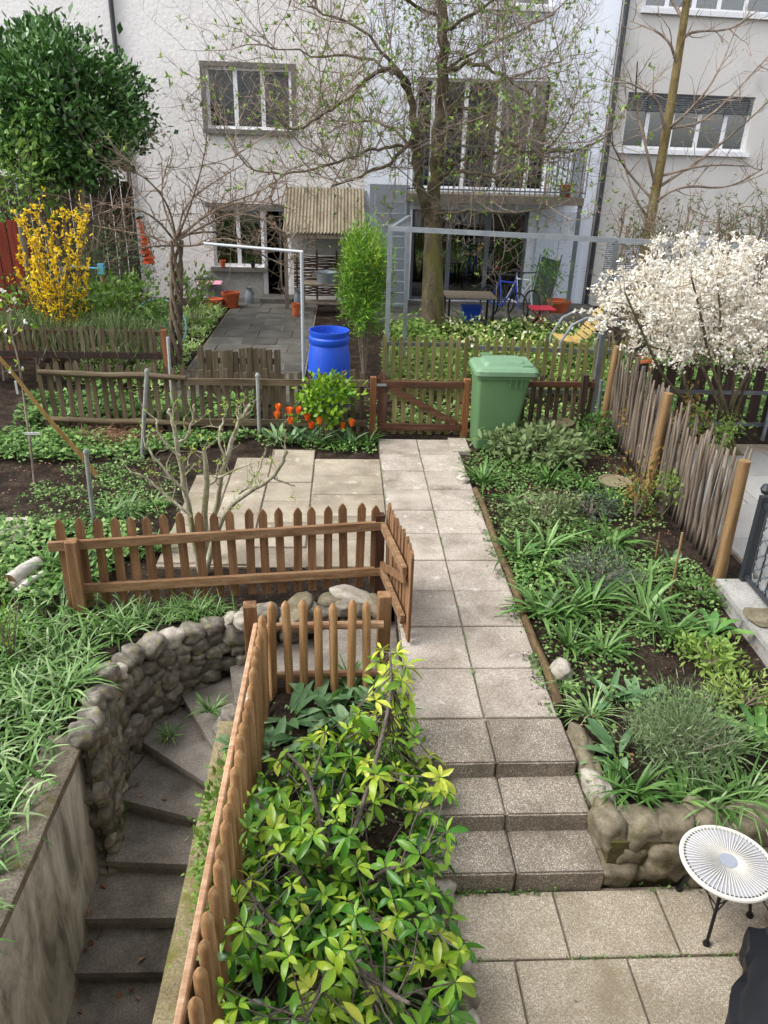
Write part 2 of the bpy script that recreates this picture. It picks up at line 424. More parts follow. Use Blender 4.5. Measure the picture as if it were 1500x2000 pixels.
# ------------------------------------------------------------------ paving
def slab_mesh(w, d, h, ch=.006):
    return MB().box((0, 0, -h/2), (w, d, h), None, ch).mesh('slab')
PX, PW, PY0, PD = .9185, .484, 3.895, .5259
base = MB().b2((PX-PW-.005, PY0-.01, -.12), (PX+PW+.005, PY0+PD*10+.04, -.016)).build('path', darkconc)
tag(base, 'straight garden path of pale concrete slabs leading to the gate', None, None, 'structure')
sm = slab_mesh(PW-.012, PD-.012, .05); sm.materials.append(slabm)
for i in range(10):
    for k in (-.5, .5):
        objm('slab', sm, None, base, (PX+k*PW, PY0+(i+.5)*PD, .002+RNG.uniform(-.003, .003)), (RNG.uniform(-.004, .004), RNG.uniform(-.004, .004), RNG.uniform(-.003, .003)))
pat = MB().b2((-1.62, 5.9, -.12), (.425, 7.96, -.02)).b2((-1.24, 7.96, -.12), (.425, 8.49, -.02)).b2((-.85, 8.49, -.12), (-.34, 8.8, -.02)).build('patio', darkconc)
tag(pat, 'seating area of yellowish sandstone slabs left of the path', None, None, 'structure')
for (a, b, y0, y1) in [(-.33, .428, 8.47-.52*i, 7.95-.52*i) for i in range(5)]+[(-.82, -.34, 8.75-.5*i, 8.25-.5*i) for i in range(5)]+[(-1.24, -.83, 8.0-.52*i, 7.48-.52*i) for i in range(5)]+[(-1.62, -1.25, 7.95-.5*i, 7.45-.5*i) for i in range(5)]+[(-1.24, -.83, 8.48, 8.01)]:
    y0, y1 = max(y0, y1), min(y0, y1)
    if y1 < 5.88: y1 = 5.88
    if y0-y1 < .1: continue
    me = slab_mesh(b-a-.008, abs(y0-y1)-.012, .05); me.materials.append(slaby)
    objm('slab', me, None, pat, ((a+b)/2, (y0+y1)/2, -.001+RNG.uniform(-.003, .003)), (RNG.uniform(-.005, .005), RNG.uniform(-.005, .005), 0))
TZ = -.37
ter = MB().b2((.5, -1.5, -.6), (6, 2.93, TZ-.022)).build('terrace', darkconc)
tag(ter, 'terrace of exposed aggregate slabs in the foreground', None, None, 'structure')
TS = .575
for r, (y0, y1, off) in enumerate([(2.51, 2.905, 1.165)]+[(2.51-TS*(k+1), 2.51-TS*k, 1.165-.29*((k+1) % 2)) for k in range(5)]):
    me = slab_mesh(TS-.012, y1-y0-.012, .05, .005); me.materials.append(agg_terr)
    for k in range(-2, 8):
        x0 = off+k*TS
        if x0 < .28 or x0 > 5: continue
        if x0 < .5:
            me2 = slab_mesh(x0+TS-.56-.006, y1-y0-.012, .05, .005); me2.materials.append(agg_terr)
            objm('slab', me2, None, ter, ((.56+x0+TS-.006)/2, (y0+y1)/2, TZ)); continue
        objm('slab', me, None, ter, (x0+TS/2, (y0+y1)/2, TZ+RNG.uniform(-.003, .003)), (RNG.uniform(-.003, .003), RNG.uniform(-.003, .003), 0))

# three garden steps, two blocks each
st = thing('garden_steps', 'three exposed aggregate steps leading from terrace up to path', 'steps', (.92, 3.4, TZ))
for (yf, yb, zt, dx) in ((3.49, 3.885, 0, 0), (3.2, 3.56, -.115, .015), (2.912, 3.28, -.24, .03)):
    for k in (0, 1):
        x0, x1 = ((.425, .921) if k == 0 else (.929, 1.415)); x0 += dx; x1 += dx
        bm = bmesh.new(); bmesh.ops.create_cube(bm, size=1)
        for v in bm.verts: v.co = Vector((v.co.x*(x1-x0), v.co.y*(yb-yf), v.co.z*.155))
        bmesh.ops.bevel(bm, geom=list(bm.edges), offset=.011, segments=2, affect='EDGES')
        me = bpy.data.meshes.new('step_block'); bm.to_mesh(me); bm.free(); me.materials.append(agg_step)
        me.polygons.foreach_set('use_smooth', [True]*len(me.polygons)); me.set_sharp_from_angle(angle=radians(25))
        objm('step_block', me, None, st, Vector(((x0+x1)/2, (yf+yb)/2, zt-.0775+RNG.uniform(-.003, .003)))-st.location, (0, RNG.uniform(-.006, .006), RNG.uniform(-.008, .008)))

# ------------------------------------------------------------------ stones
def stone_variant(seed, sub=3, rough=.2, square=.55):
    bm = bmesh.new(); bmesh.ops.create_icosphere(bm, subdivisions=sub, radius=1)
    for v in bm.verts:
        c = v.co.normalized(); e = 2+2.2*square
        k = (abs(c.x)**e+abs(c.y)**e+abs(c.z)**e)**(-1/e)
        n = 1+rough*noise.fractal(c*1.1+Vector((seed*7.1, seed*3.3, 0)), 1, 2, 2)+.10*noise.fractal(c*2.6+Vector((seed, 0, 5)), 1, 2, 4)
        v.co = c*k*n*.5
    me = bpy.data.meshes.new('stone'); bm.to_mesh(me); bm.free(); me.polygons.foreach_set('use_smooth', [True]*len(me.polygons)); return me
def variants(n, mat, **k):
    r = []
    for i in range(n):
        me = stone_variant(i+1, **k); me.materials.append(mat); r.append(me)
    return r
ST_D = variants(9, stonem, rough=.24, square=.7); ST_L = variants(4, stonel, rough=.3); ST_W = variants(8, stonew, rough=.28, square=1.1)

# curved rubble wall round the cellar stairs
CUR = [(-1.585, 3.62), (-1.63, 4.05), (-1.62, 4.38), (-1.50, 4.68), (-1.28, 4.91), (-1.0, 5.06), (-.72, 5.13), (-.4, 5.19), (0, 5.26), (.38, 5.3)]
cl = [0]
for i in range(1, len(CUR)): cl.append(cl[-1]+math.dist(CUR[i], CUR[i-1]))
def curve(s):
    s = max(0, min(cl[-1]-1e-6, s))
    for i in range(1, len(CUR)):
        if s <= cl[i]:
            t = (s-cl[i-1])/(cl[i]-cl[i-1]); a = Vector(CUR[i-1]); b = Vector(CUR[i]); p = a.lerp(b, t); d = (b-a).normalized(); return p, d
wallr = thing('rubble_wall', 'curved retaining wall of rounded mossy field stones beside the cellar stairs', 'stone wall', (-1.3, 4.8, -1.0))
mb = MB(); N_ = 40
for i in range(N_+1):
    p, d = curve(cl[-1]*i/N_); n = Vector((-d.y, d.x)) # outward from the stairs = left of direction
    for (o, z) in ((-.07, -1.5), (-.045, -.05), (.2, -.05), (.2, -1.5)): mb.v.append((p.x+n.x*o, p.y+n.y*o, z))
    if i:
        b = (i-1)*4
        for k in range(3): mb.f.append((b+k, b+4+k, b+5+k, b+1+k))
mb.build('mortar', mortar, wallr)
s = .0; rg = random.Random(5)
def wbot(s): t = s/cl[-1]; return -1.25+1.25*min(1, t*1.35)**.9 - .12
row = 0; z = .03
while z > -1.25:
    h = rg.uniform(.10, .15) if row else .11; s = rg.uniform(0, .1)
    while s < cl[-1]-.05:
        w = rg.uniform(.085, .2)
        if wbot(s) < z+.02:
            p, d = curve(s+w/2); n = Vector((-d.y, d.x)); zc = z-h/2+rg.uniform(-.035, .035)
            inn = -.02-.035*max(0, -zc)
            hh = h*rg.uniform(.95, 1.35)
            objm('stone', rg.choice(ST_D if not (row == 0 and rg.random() < .15) else ST_L), None, wallr, Vector((p.x+n.x*inn, p.y+n.y*inn, zc))-wallr.location,
                 Euler((rg.uniform(-.2, .2), rg.uniform(-.5, .5), atan2(d.y, d.x)+rg.uniform(-.15, .15))), (w*1.12, rg.uniform(.14, .19), hh))
        s += w*.97
    z -= h*.96; row += 1

# cellar stairs
ED = [((.40, 5.22), (.40, 4.4)), ((-.2, 5.2), (-.18, 4.4)), ((-.52, 5.18), (-.48, 4.38)), ((-.9, 5.08), (-.74, 4.34)), ((-1.24, 4.83), (-.84, 4.12)), ((-1.52, 4.5), (-.85, 3.97)),
      ((-1.62, 4.06), (-.86, 3.81)), ((-1.64, 3.64), (-.78, 3.58)), ((-1.6, 3.32), (-.78, 3.31)), ((-1.6, 3.06), (-.78, 3.05)), ((-1.6, 2.78), (-.78, 2.78)), ((-1.6, 2.5), (-.78, 2.5)), ((-1.6, 2.2), (-.78, 2.2)), ((-1.6, 1.2), (-.78, 1.2))]
stairm = surf('stair_concrete', ['#68625a', '#837c73', '#979087'], scale=4, fine=80, finefac=.3, rough=.9, bump=.4, bdist=.003, patch=[('#453f38', 3, .56, .78), ('#55573a', 5, .68, .8)])
cs = thing('cellar_stairs', 'dark worn concrete stairs winding down between rubble wall and picket fence', 'stairs', (-1.2, 3.4, -1.9))
for i in range(1, len(ED)):
    (o0, i0), (o1, i1) = ED[i-1], ED[i]; z = -.133*i
    bo = Vector(o0)+(Vector(o0)-Vector(o1)).normalized()*.05; bi = Vector(i0)+(Vector(i0)-Vector(i1)).normalized()*.05
    sh = ((Vector(o0)+Vector(i0))-(Vector(o1)+Vector(i1))).normalized()*.03; ro, ri = Vector(o1)+sh, Vector(i1)+sh  # riser set back under a nosing added to shade it darker
    MB().prism([tuple(o1), tuple(i1), tuple(bi), tuple(bo)], z-.045, z).prism([tuple(ro), tuple(ri), tuple(bi), tuple(bo)], z-.17, z-.0451).build('step', stairm, cs)
# plaster retaining wall with cap, low kerb wall on the other side
lw = thing('plaster_wall', 'stained grey plaster retaining wall along the lower cellar stairs', 'wall', (-1.68, 2.2, -2.2))
MB().b2((-1.8, .6, -2.4), (-1.585, 3.72, -.075)).build('wall_face', plaster, lw)
mb = MB(); N_ = 24
for i in range(N_+1):
    y = .6+(3.76-.6)*i/N_; w = .012*fb(y*3, 1); h = .008*fb(y*4, 5)
    for (x, z) in ((-1.575+w, -.073), (-1.572+w, -.012+h), (-1.60+w, .004+h), (-1.79+w, .006+h), (-1.81, -.073)): mb.v.append((x, y, z))
    if i:
        for k in range(4): mb.f.append(((i-1)*5+k, (i-1)*5+k+1, i*5+k+1, i*5+k))
mb.f.append((N_*5, N_*5+1, N_*5+2, N_*5+3, N_*5+4)); mb.build('cap', capcon, lw, True, 50)
kw = thing('kerb_wall', 'low mossy concrete kerb between cellar stairs and picket fence', 'wall', (-.75, 2.5, -2.2))
mb = MB(); N_ = 24
for i in range(N_+1):
    y = .8+(4.12-.8)*i/N_; w = .008*fb(y*3, 9); z = -.2+.006*fb(y*5, 3)
    for (x, zz) in ((-.825+w, -2.3), (-.825+w, z-.012), (-.812+w, z), (-.70, z), (-.69, z-.015), (-.69, -2.3)): mb.v.append((x, y, zz))
    if i:
        for k in range(5): mb.f.append(((i-1)*6+k, (i-1)*6+k+1, i*6+k+1, i*6+k))
mb.f.append(tuple(N_*6+k for k in range(6))); mb.build('kerb_top', mosscon, kw, True, 50)
MB().b2((-.84, 4.02, -2.0), (-.5, 4.34, -.3)).build('end_block', mortar, kw)
for (x, y, z, a, b, c, L) in ((-.74, 4.2, -.22, .16, .13, .13, 0), (-.66, 4.3, -.25, .14, .12, .12, 0), (-.62, 4.25, -.14, .13, .12, .1, 1), (-.8, 4.28, -.4, .2, .16, .14, 0), (-.55, 4.36, -.24, .15, .12, .12, 0)):
    objm('stone', (ST_L if L else ST_D)[1], None, kw, Vector((x, y, z))-kw.location, (.2, .1, RNG.uniform(0, 3)), (a, b, c))

# retaining wall of the right-hand bed
rw = thing('bed_retaining_wall', 'low retaining wall of mossy tan stones holding the right flower bed', 'stone wall', (2.2, 3.05, TZ))
MB().b2((1.46, 2.955, -.5), (4.6, 3.3, -.07)).b2((1.46, 3.301, -.5), (1.56, 3.75, -.06)).build('mortar', surf('mossy_mortar', ['#4b4330', '#62593f', '#716848'], scale=5, fine=50, finefac=.35, rough=.95, bump=.6, bdist=.01, objvar=0, patch=[('#585a2a', 4, .52, .7)]), rw)
rg = random.Random(9)
for (zc, h, s0) in ((-.30, .15, 1.44), (-.19, .15, 1.5), (-.06, .16, 1.42)):
    x = s0
    while x < 4.5:
        w = rg.uniform(.14, .27)
        objm('stone', rg.choice(ST_W), None, rw, Vector((x+w/2, 3.03 + (.03 if zc > -.1 else 0)+rg.uniform(-.02, .02), zc+rg.uniform(-.02, .02)))-rw.location, (rg.uniform(-.2, .2), rg.uniform(-.35, .35), rg.uniform(-.2, .2)), (w*1.1, .21, h*rg.uniform(1.1, 1.35)))
        x += w*.96
for (y, z, a, b, c, L) in ((3.12, -.1, .13, .2, .22, 0), (3.3, -.05, .13, .24, .2, 1), (3.5, -.06, .12, .22, .18, 0), (3.7, -.04, .11, .22, .14, 0), (3.15, -.28, .13, .22, .2, 0), (3.4, -.24, .12, .26, .22, 0)):
    objm('stone', (ST_L if L else ST_W)[2], None, rw, Vector((1.495, y, z))-rw.location, (.1, RNG.uniform(-.3, .3), RNG.uniform(-.2, .2)), (a, b, c))
# small edging stones along path, bed and terrace
def edge_stone(px, py, z, size, lab, mats=ST_L, sq=(1, .8, .6), k=0):
    p = G(px, py, z); o = objm('edging_stone', mats[k % len(mats)], None, None, p, (RNG.uniform(-.2, .2), RNG.uniform(-.2, .2), RNG.uniform(0, 3)), tuple(size*q for q in sq))
    return tag(o, lab, 'stone')
edge_stone(905, 936, .03, .15, 'smooth grey stone lying on the right edge of the path')
edge_stone(1095, 1308, .03, .18, 'rounded tan stone beside the path near the rosemary bed', ST_L, k=1)
edge_stone(770, 1335, .05, .22, 'white boulder at the foot of the round picket fence by path', ST_L, (1, .8, .9), 2)
edge_stone(692, 1172, .02, .3, 'large pale stone behind the round picket fence', ST_L, (1.2, .6, .55), 3)
edge_stone(655, 1178, .0, .26, 'brownish stone left of the large pale stone behind fence', ST_W, (1, .6, .55), 1)
edge_stone(735, 1185, .0, .24, 'mossy stone right of the large pale stone by gate', ST_W, (1, .6, .5), 2)
edge_stone(582, 1198, .0, .3, 'tan stone on top of the rubble wall behind first round picket', ST_W, (1.2, .6, .5), 3)
edge_stone(480, 1212, .05, .17, 'bluish white stone on the end of the rubble wall', ST_L, (1, .8, .8), 0)
edge_stone(452, 1207, .04, .12, 'small white stone left of the bluish white stone', ST_L, (1, .8, .7), 1)
edge_stone(20, 1037, .0, .42, 'flat pale stepping stone in the left ground cover', ST_L, (1, 1.1, .12), 2)
edge_stone(1495, 1205, .18, .26, 'flat stone slab lying on the concrete kerb', ST_W, (1, .8, .16), 2)
for i, (px, py, s) in enumerate(((893, 1885, .13), (893, 1925, .14), (897, 1965, .15), (900, 2005, .15), (880, 1850, .12), (868, 1800, .13), (862, 1740, .14), (868, 1700, .17))):
    edge_stone(px, py, -.33, s, ('tan cobble second from the bottom of the terrace edging row', 'cobble third from the bottom of the terrace edging row', 'cobble near the bottom edge of the terrace edging row', 'bottom-most cobble of the terrace edging row', 'cobble beside the corner of the first terrace slab', 'cobble beside the middle of the lowest step', 'cobble under bush leaves left of the lowest step', 'reddish stone against the left end of the lowest step')[i], ST_W if i % 3 else ST_L, (1, 1, .8), i)['group'] = 'cobbles edging the bush bed'
# timber edging of the path
mb = MB(); pts = [Vector((1.435+.01*sin(i*1.7), 4.0+.36*i, .0+.008*sin(i*2.3))) for i in range(11)]
mb.tube(pts, .032, 8); barkm = surf('edging_bark', ['#4a3d2c', '#6d5a40', '#5e5a34'], scale=6, fine=40, finefac=.35, stretch=(1, .3, 1), bump=.6)
tag(mb.build('timber_edging', barkm, None, True), 'thin mossy log edging along the right side of the path', 'edging')
# ------------------------------------------------------------------ houses
def lp(mb, name, mat, parent, smooth=False, angle=40): return objm(name, mb.mesh(name, mat, smooth, None, angle), None, parent)
def FW(px, py, loc, rz):
    """pixel -> facade coordinates (x along the facade, z)"""
    n = Vector((-sin(rz), cos(rz), 0)); d = ray(px, py); t = (Vector(loc)-CAMP).dot(n)/d.dot(n); p = CAMP+d*t-Vector(loc)
    return p.dot(Vector((cos(rz), sin(rz), 0))), p.z+loc[2]
def facade(root, x0, x1, H, ops, mat, depth=7, rev=.18):
    X = sorted(set([x0, x1]+[v for o in ops for v in (o[0], o[1])])); Z = sorted(set([-.1, H]+[v for o in ops for v in (o[2], o[3])]))
    mb = MB()
    for i in range(len(X)-1):
        for j in range(len(Z)-1):
            cx, cz = (X[i]+X[i+1])/2, (Z[j]+Z[j+1])/2
            if any(o[0] < cx < o[1] and o[2] < cz < o[3] for o in ops): continue
            mb.add([(X[i], 0, Z[j]), (X[i+1], 0, Z[j]), (X[i+1], 0, Z[j+1]), (X[i], 0, Z[j+1])], [(0, 1, 2, 3)])
    for (a, b, c, d) in [o[:4] for o in ops]:
        mb.add([(a, 0, c), (b, 0, c), (b, 0, d), (a, 0, d), (a, rev, c), (b, rev, c), (b, rev, d), (a, rev, d)], [(0, 4, 5, 1), (1, 5, 6, 2), (2, 6, 7, 3), (3, 7, 4, 0)])
    mb.add([(x0, 0, -.1), (x0, depth, -.1), (x0, depth, H), (x0, 0, H)], [(0, 1, 2, 3)]); mb.add([(x1, 0, -.1), (x1, depth, -.1), (x1, depth, H), (x1, 0, H)], [(3, 2, 1, 0)])
    mb.add([(x0, depth, -.1), (x1, depth, -.1), (x1, depth, H), (x0, depth, H)], [(3, 2, 1, 0)])
    lp(mb, 'wall', mat, root)
    lp(MB().b2((x0-.3, -.4, H), (x1+.3, depth+.3, H+.25)), 'roof', sillm, root)
def window(root, a, b, c, d, mull=(), fw=.06, y=.12, sill=True, blinds=(), fmat=None, surround=False, slats=None, glassy=True, room=.5, transom=None, sillmat=None):
    """a..b, c..d opening; mull = fractions; blinds = (f0, f1, drop fraction, material)"""
    fmat = fmat or whitepaint; mb = MB(); w = b-a; h = d-c
    mb.b2((a, y-.03, c), (b, y+.03, c+fw)).b2((a, y-.03, d-fw), (b, y+.03, d)).b2((a, y-.03, c+fw), (a+fw, y+.03, d-fw)).b2((b-fw, y-.03, c+fw), (b, y+.03, d-fw))
    for m_ in mull:
        x = a+w*m_; mb.b2((x-fw*.75, y-.032, c+fw), (x+fw*.75, y+.028, d-fw))
    if transom: mb.b2((a+fw, y-.028, c+h*transom-.03), (b-fw, y+.026, c+h*transom+.03))
    win = lp(mb, 'window', fmat, root)
    ed = [0]+list(mull)+[1]
    for i in range(len(ed)-1):
        lp(MB().b2((a+w*ed[i]+.02, y-.004, c+.03), (a+w*ed[i+1]-.02, y+.004, d-.03)), 'pane', glass, win)
    rb = MB(); # near-black box behind, the unlit room's shade is in its colour
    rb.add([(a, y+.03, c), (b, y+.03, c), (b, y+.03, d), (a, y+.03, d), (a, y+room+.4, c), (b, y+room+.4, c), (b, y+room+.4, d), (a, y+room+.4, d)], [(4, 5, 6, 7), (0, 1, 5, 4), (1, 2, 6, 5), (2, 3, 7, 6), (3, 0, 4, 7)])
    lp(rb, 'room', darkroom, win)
    for (f0, f1, dr, mt) in blinds: lp(MB().b2((a+w*f0, y+.05, d-h*dr), (a+w*f1, y+.062, d)), 'blind', mt, win)
    if slats:
        f, mt = slats; n = int(h*f/.045)
        for i in range(n): lp(MB().box(((a+b)/2, y-.075, d-.03-i*.045), (w-.06, .045, .005), rotm(.5, 0, 0)), 'slat', mt, win)
    if sill: lp(MB().b2((a-.08, -.1, c-.1), (b+.08, .1, c-.004)), 'sill', sillmat or sillm, win)
    if surround:
        sb = MB().b2((a-.1, -.025, d), (b+.1, .02, d+.09)).b2((a-.1, -.025, c), (a, .02, d)).b2((b, -.025, c), (b+.1, .02, d)); lp(sb, 'surround', sillm, win)
    return win
def rect(l, t, r, b, loc, rz):
    x0, z1 = FW(l, t, loc, rz); x1, _ = FW(r, t, loc, rz); _, z0 = FW(l, b, loc, rz); return [x0, x1, z0, z1]
# left: white rough-cast house
L1 = (0, 19, 0); hl = thing('white_house', 'white rough stucco house with grey window surrounds on the left', 'house', L1)
o_up = rect(399, 128, 568, 250, L1, 0); o_lo = rect(412, 404, 512, 520, L1, 0); o_dr = rect(514, 404, 563, 580, L1, 0); o_dr[2] = .03; o_dr[3] = o_lo[3]
facade(hl, -16, .43, 8.6, [o_up, o_lo, o_dr], stucco_w)
window(hl, *o_up, mull=(.34, .66), blinds=((.02, .34, .62, blindm), (.34, .66, .62, blindm), (.66, .98, 1.0, blindm)), surround=True)
window(hl, *o_lo, mull=(.5,), sill=True)
lp(MB().b2((o_lo[0]-.12, -.04, o_lo[3]+.0), (o_dr[1]+.06, .02, o_lo[3]+.09)), 'lintel', sillm, hl)
greyband = surf('grey_base_render', ['#97958f', '#aaa8a2'], scale=2, fine=30, rough=.95, patch=[('#6f6c66', 1.3, .6, .8)])
lp(MB().b2((o_lo[0]-.2, -.02, -.05), (o_dr[0]-.05, .02, o_lo[2]-.11)), 'base_panel', greyband, hl)
dr = lp(MB().b2((o_dr[0], .05, .03), (o_dr[0]+.05, .13, o_dr[3])).b2((o_dr[1]-.05, .05, .03), (o_dr[1], .13, o_dr[3])).b2((o_dr[0]+.05, .05, o_dr[3]-.06), (o_dr[1]-.05, .13, o_dr[3])).b2((o_dr[0]-.02, -.03, -.02), (o_dr[1]+.02, .16, .06)), 'door_frame', whitepaint, hl)
a, b, c, d = o_dr
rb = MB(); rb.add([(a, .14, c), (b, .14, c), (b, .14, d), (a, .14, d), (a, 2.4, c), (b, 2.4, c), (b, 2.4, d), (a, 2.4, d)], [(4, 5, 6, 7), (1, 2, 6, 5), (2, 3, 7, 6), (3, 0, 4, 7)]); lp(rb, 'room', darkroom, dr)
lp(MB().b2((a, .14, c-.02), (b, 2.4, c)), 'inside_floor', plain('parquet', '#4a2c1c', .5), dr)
leaf = MB(); q = Vector((b-.06, .1, 0)); ax = Vector((-.35, .94, 0)).normalized()
def onl(u, z): return q+ax*u+Vector((0, 0, z))
for (u0, u1, z0, z1) in ((0, .07, .1, d-.07), (.5, .57, .1, d-.07), (.07, .5, .1, .2), (.07, .5, d-.17, d-.07)): leaf.bar(onl((u0+u1)/2, z0), onl((u0+u1)/2, z1), u1-u0, .04, up=ax.cross(Vector((0, 0, 1))))
dl = lp(leaf, 'door_leaf', whitepaint, dr)
lp(MB().bar(onl(.285, .2), onl(.285, d-.17), .43, .008, up=ax.cross(Vector((0, 0, 1)))), 'pane', glass, dl)
p0 = FW(218, 0, L1, 0); lp(MB().tube([(p0[0], -.08, 0), (p0[0], -.08, 8.5)], .05, 10), 'drainpipe', darkgrey, hl, True)
# lean-to with corrugated roof
corr = surf('corrugated_sheet', ['#7d7260', '#948a76', '#a39a86'], scale=2.5, fine=30, finefac=.2, rough=.9, patch=[('#5f5a44', 2.2, .55, .75)], stretch=(3, .6, .6))
lt = thing('lean_to_shelter', 'lean-to shelter with steep brown corrugated roof beside the open door', 'shelter', (-.45, 18.2, 0))
xa, xb = -1.33, .42; cv = []; cf = []; nC = 150
for j in range(6):
    t = j/5; y = 18.98+(17.55-18.98)*t; z = 2.48+(1.64-2.48)*t
    for i in range(nC+1):
        x = xa+(xb-xa)*i/nC; cv.append((x+.45, y-18.2, z+.022*sin(2*pi*(x-xa)/.075)))
for j in range(5):
    for i in range(nC): cf.append((j*(nC+1)+i, j*(nC+1)+i+1, (j+1)*(nC+1)+i+1, (j+1)*(nC+1)+i))
me = npmesh('roof_sheet', np.array(cv), np.array(cf), None, True, corr); objm('roof_sheet', me, None, lt)
greywood = surf('weathered_wood', ['#5c5347', '#7a7062', '#8d8373'], scale=5, fine=40, finefac=.3, stretch=(6, 6, .6), rough=.95, bump=.4, objvar=.2)
for x in (-1.28, .36): MB().b2((x-.04, 17.6, 0), (x+.04, 17.68, 1.66)).build('post', greywood, lt)
MB().b2((xa, 17.58, 1.52), (xb, 17.66, 1.6)).build('front_beam', greywood, lt)
MB().b2((-1.2, 18.3, 1.1), (.3, 18.38, 1.58)).build('plaster_panel', greyband, lt)
wattle = surf('wattle', ['#2e241c', '#4a3a2d', '#5c4a3a'], scale=6, fine=40, finefac=.3, stretch=(.5, 4, 8))
for i in range(26):
    z = .22+i*.034; pts = [(-1.15+.145*k, 18.25+.03*(-1)**(k+i), z+RNG.uniform(-.012, .012)) for k in range(11)]; MB().tube(pts, .015, 5).build('wattle_rod', wattle, lt)
for i in range(4): MB().b2((-1.1+.45*i, 18.22, 0), (-1.06+.45*i, 18.28, 1.2)).build('wattle_stake', wattle, lt)
# middle: pale blue house
L2 = (0, 19, 0); hm = thing('pale_blue_house', 'smooth pale blue-white house with balcony behind the big tree', 'house', L2)
m_gl = rect(806, 408, 1036, 596, L2, 0); m_gl[2] = .02; m_up = rect(815, 150, 1085, 368, L2, 0); m_tp = rect(950, -160, 1095, 8, L2, 0)
facade(hm, .43, 5.8, 8.6, [m_gl, m_up, m_tp], stucco_b)
curt = plain('dark_curtain', '#4a4744', .9, .1); curl = plain('pale_curtain', '#8f9698', .9, .1)
window(hm, *m_up, mull=(.13, .37, .62, .86), fmat=whitepaint, blinds=((0, .13, .55, curt), (.37, .62, .95, curl), (.13, .37, .9, curl), (.62, 1, 1, curt)), sill=False)
window(hm, *m_gl, mull=(.33, .66), fmat=galvd, sill=False, fw=.07)
window(hm, *m_tp, mull=(.5,), sill=True, sillmat=whitepaint)
bz = W(1000, 383, 17.7).z; bx1 = W(1142, 383, 17.7).x
bal = lp(MB().b2((1.3, -1.3, bz-.16), (bx1, -.003, bz)), 'balcony_slab', surf('balcony_concrete', ['#6d665c', '#857d72'], scale=3, fine=40, patch=[('#4a4640', 3, .55, .75)]), hm)
rail = MB().b2((1.3, -1.29, bz+.92), (bx1, -1.25, bz+.96)).b2((bx1-.04, -1.25, bz+.92), (bx1, -.02, bz+.96)).b2((1.3, -1.285, bz+.08), (bx1, -1.255, bz+.11))
lp(rail, 'handrail', galvd, bal)
n = int((bx1-1.3)/.11)
bmE = MB().b2((-.009, -.009, bz+.0), (.009, .009, bz+.92)).mesh('baluster', galvd)
for i in range(n+1): objm('baluster', bmE, None, bal, (1.32+i*.11, -1.27, 0))
for i in range(11): objm('baluster', bmE, None, bal, (bx1-.02, -1.15+i*.11, 0))
lp(MB().b2((bx1-.09, -1.27, 0), (bx1-.01, -1.19, bz-.16)), 'balcony_post', galvd, hm)
lp(MB().b2((1.32, -1.27, 0), (1.40, -1.19, bz-.16)), 'balcony_post', galvd, hm)
sx0 = W(722, 400, 18).x; sx1 = W(800, 400, 18).x
lp(MB().b2((sx0, -1.0, 0), (sx1, -.92, 2.62)), 'side_panel', plain('blue_grey_panel', '#8d949c', .5, .4), hm)
wx = FW(1042, 500, L2, 0)[0]
lp(MB().b2((wx+.02, -.06, .05), (wx+.55, -.01, 2.1)).b2((wx+.56, -.06, .05), (wx+1.1, -.01, 2.1)), 'white_cladding', plain('white_cladding', '#cfd8e4', .4), hm)
p0 = FW(1222, 0, L2, 0); p1 = FW(1150, 520, L2, 0); px_ = (p0[0]+p1[0])/2
# right: grey house, turned slightly
L3 = (5.83, 19, 0); A3 = radians(5); hr = thing('grey_house', 'warm grey rendered house with wide white windows on the right', 'house', L3, None, A3)
r_mid = rect(1228, 182, 1478, 302, L3, A3); r_mid[3] = FW(1240, 180, L3, A3)[1]; r_mid[2] = FW(1228, 290, L3, A3)[1]
r_top = rect(1278, -120, 1640, 16, L3, A3); r_low = rect(1186, 470, 1262, 560, L3, A3)
facade(hr, 0, 9.5, 8.6, [r_mid, r_top, r_low], stucco_g)
window(hr, *r_mid, mull=(.19, .385, .6, .81), sillmat=whitepaint, slats=(.34, galvd), blinds=((.0, .19, .5, curt), (.81, 1, .9, blindm)))
window(hr, *r_top, mull=(.13, .28, .42, .57, .72, .86), sillmat=whitepaint, blinds=((.0, .13, .7, blindm), (.13, .28, .6, blindm)))
window(hr, *r_low, mull=(), fmat=whitepaint, slats=(.95, whitepaint))
lp(MB().tube([(.05, -.08, 0), (.05, -.08, 8.5)], .055, 10), 'drainpipe', darkgrey, hr, True)
# dark paved yard up to the door
yard = MB().b2((-2.55, 10.6, -.12), (-.62, 18.96, -.012)).build('yard', darkconc); tag(yard, 'dark weathered paved yard leading to the open door', None, None, 'structure')
yardm = surf('dark_slab', ['#4a4843', '#5c5a54', '#6c6a63'], scale=2.2, fine=50, finefac=.25, rough=.85, bump=.3, objvar=.14, patch=[('#8b8980', 3, .62, .78), ('#4a5030', 5, .66, .8)])
ym = {}
for r in range(14):
    y0 = 10.62+r*.594; off = -.4*(r % 2)
    for k in range(4):
        x0 = max(-2.53, -2.53+off+k*.64); x1 = min(-.64, -2.53+off+(k+1)*.64)
        if x1-x0 < .12: continue
        key = round(x1-x0, 2)
        if key not in ym: ym[key] = slab_mesh(x1-x0-.014, .58, .05); ym[key].materials.append(yardm)
        objm('slab', ym[key], None, yard, ((x0+x1)/2, y0+.297, RNG.uniform(-.004, .006)), (RNG.uniform(-.01, .01), RNG.uniform(-.01, .01), 0))
tag(MB().b2((-1.95, 18.3, .004), (-1.2, 18.98, .1)).build('doorstep', yardm), 'worn stone doorstep in front of the open white door', 'step')
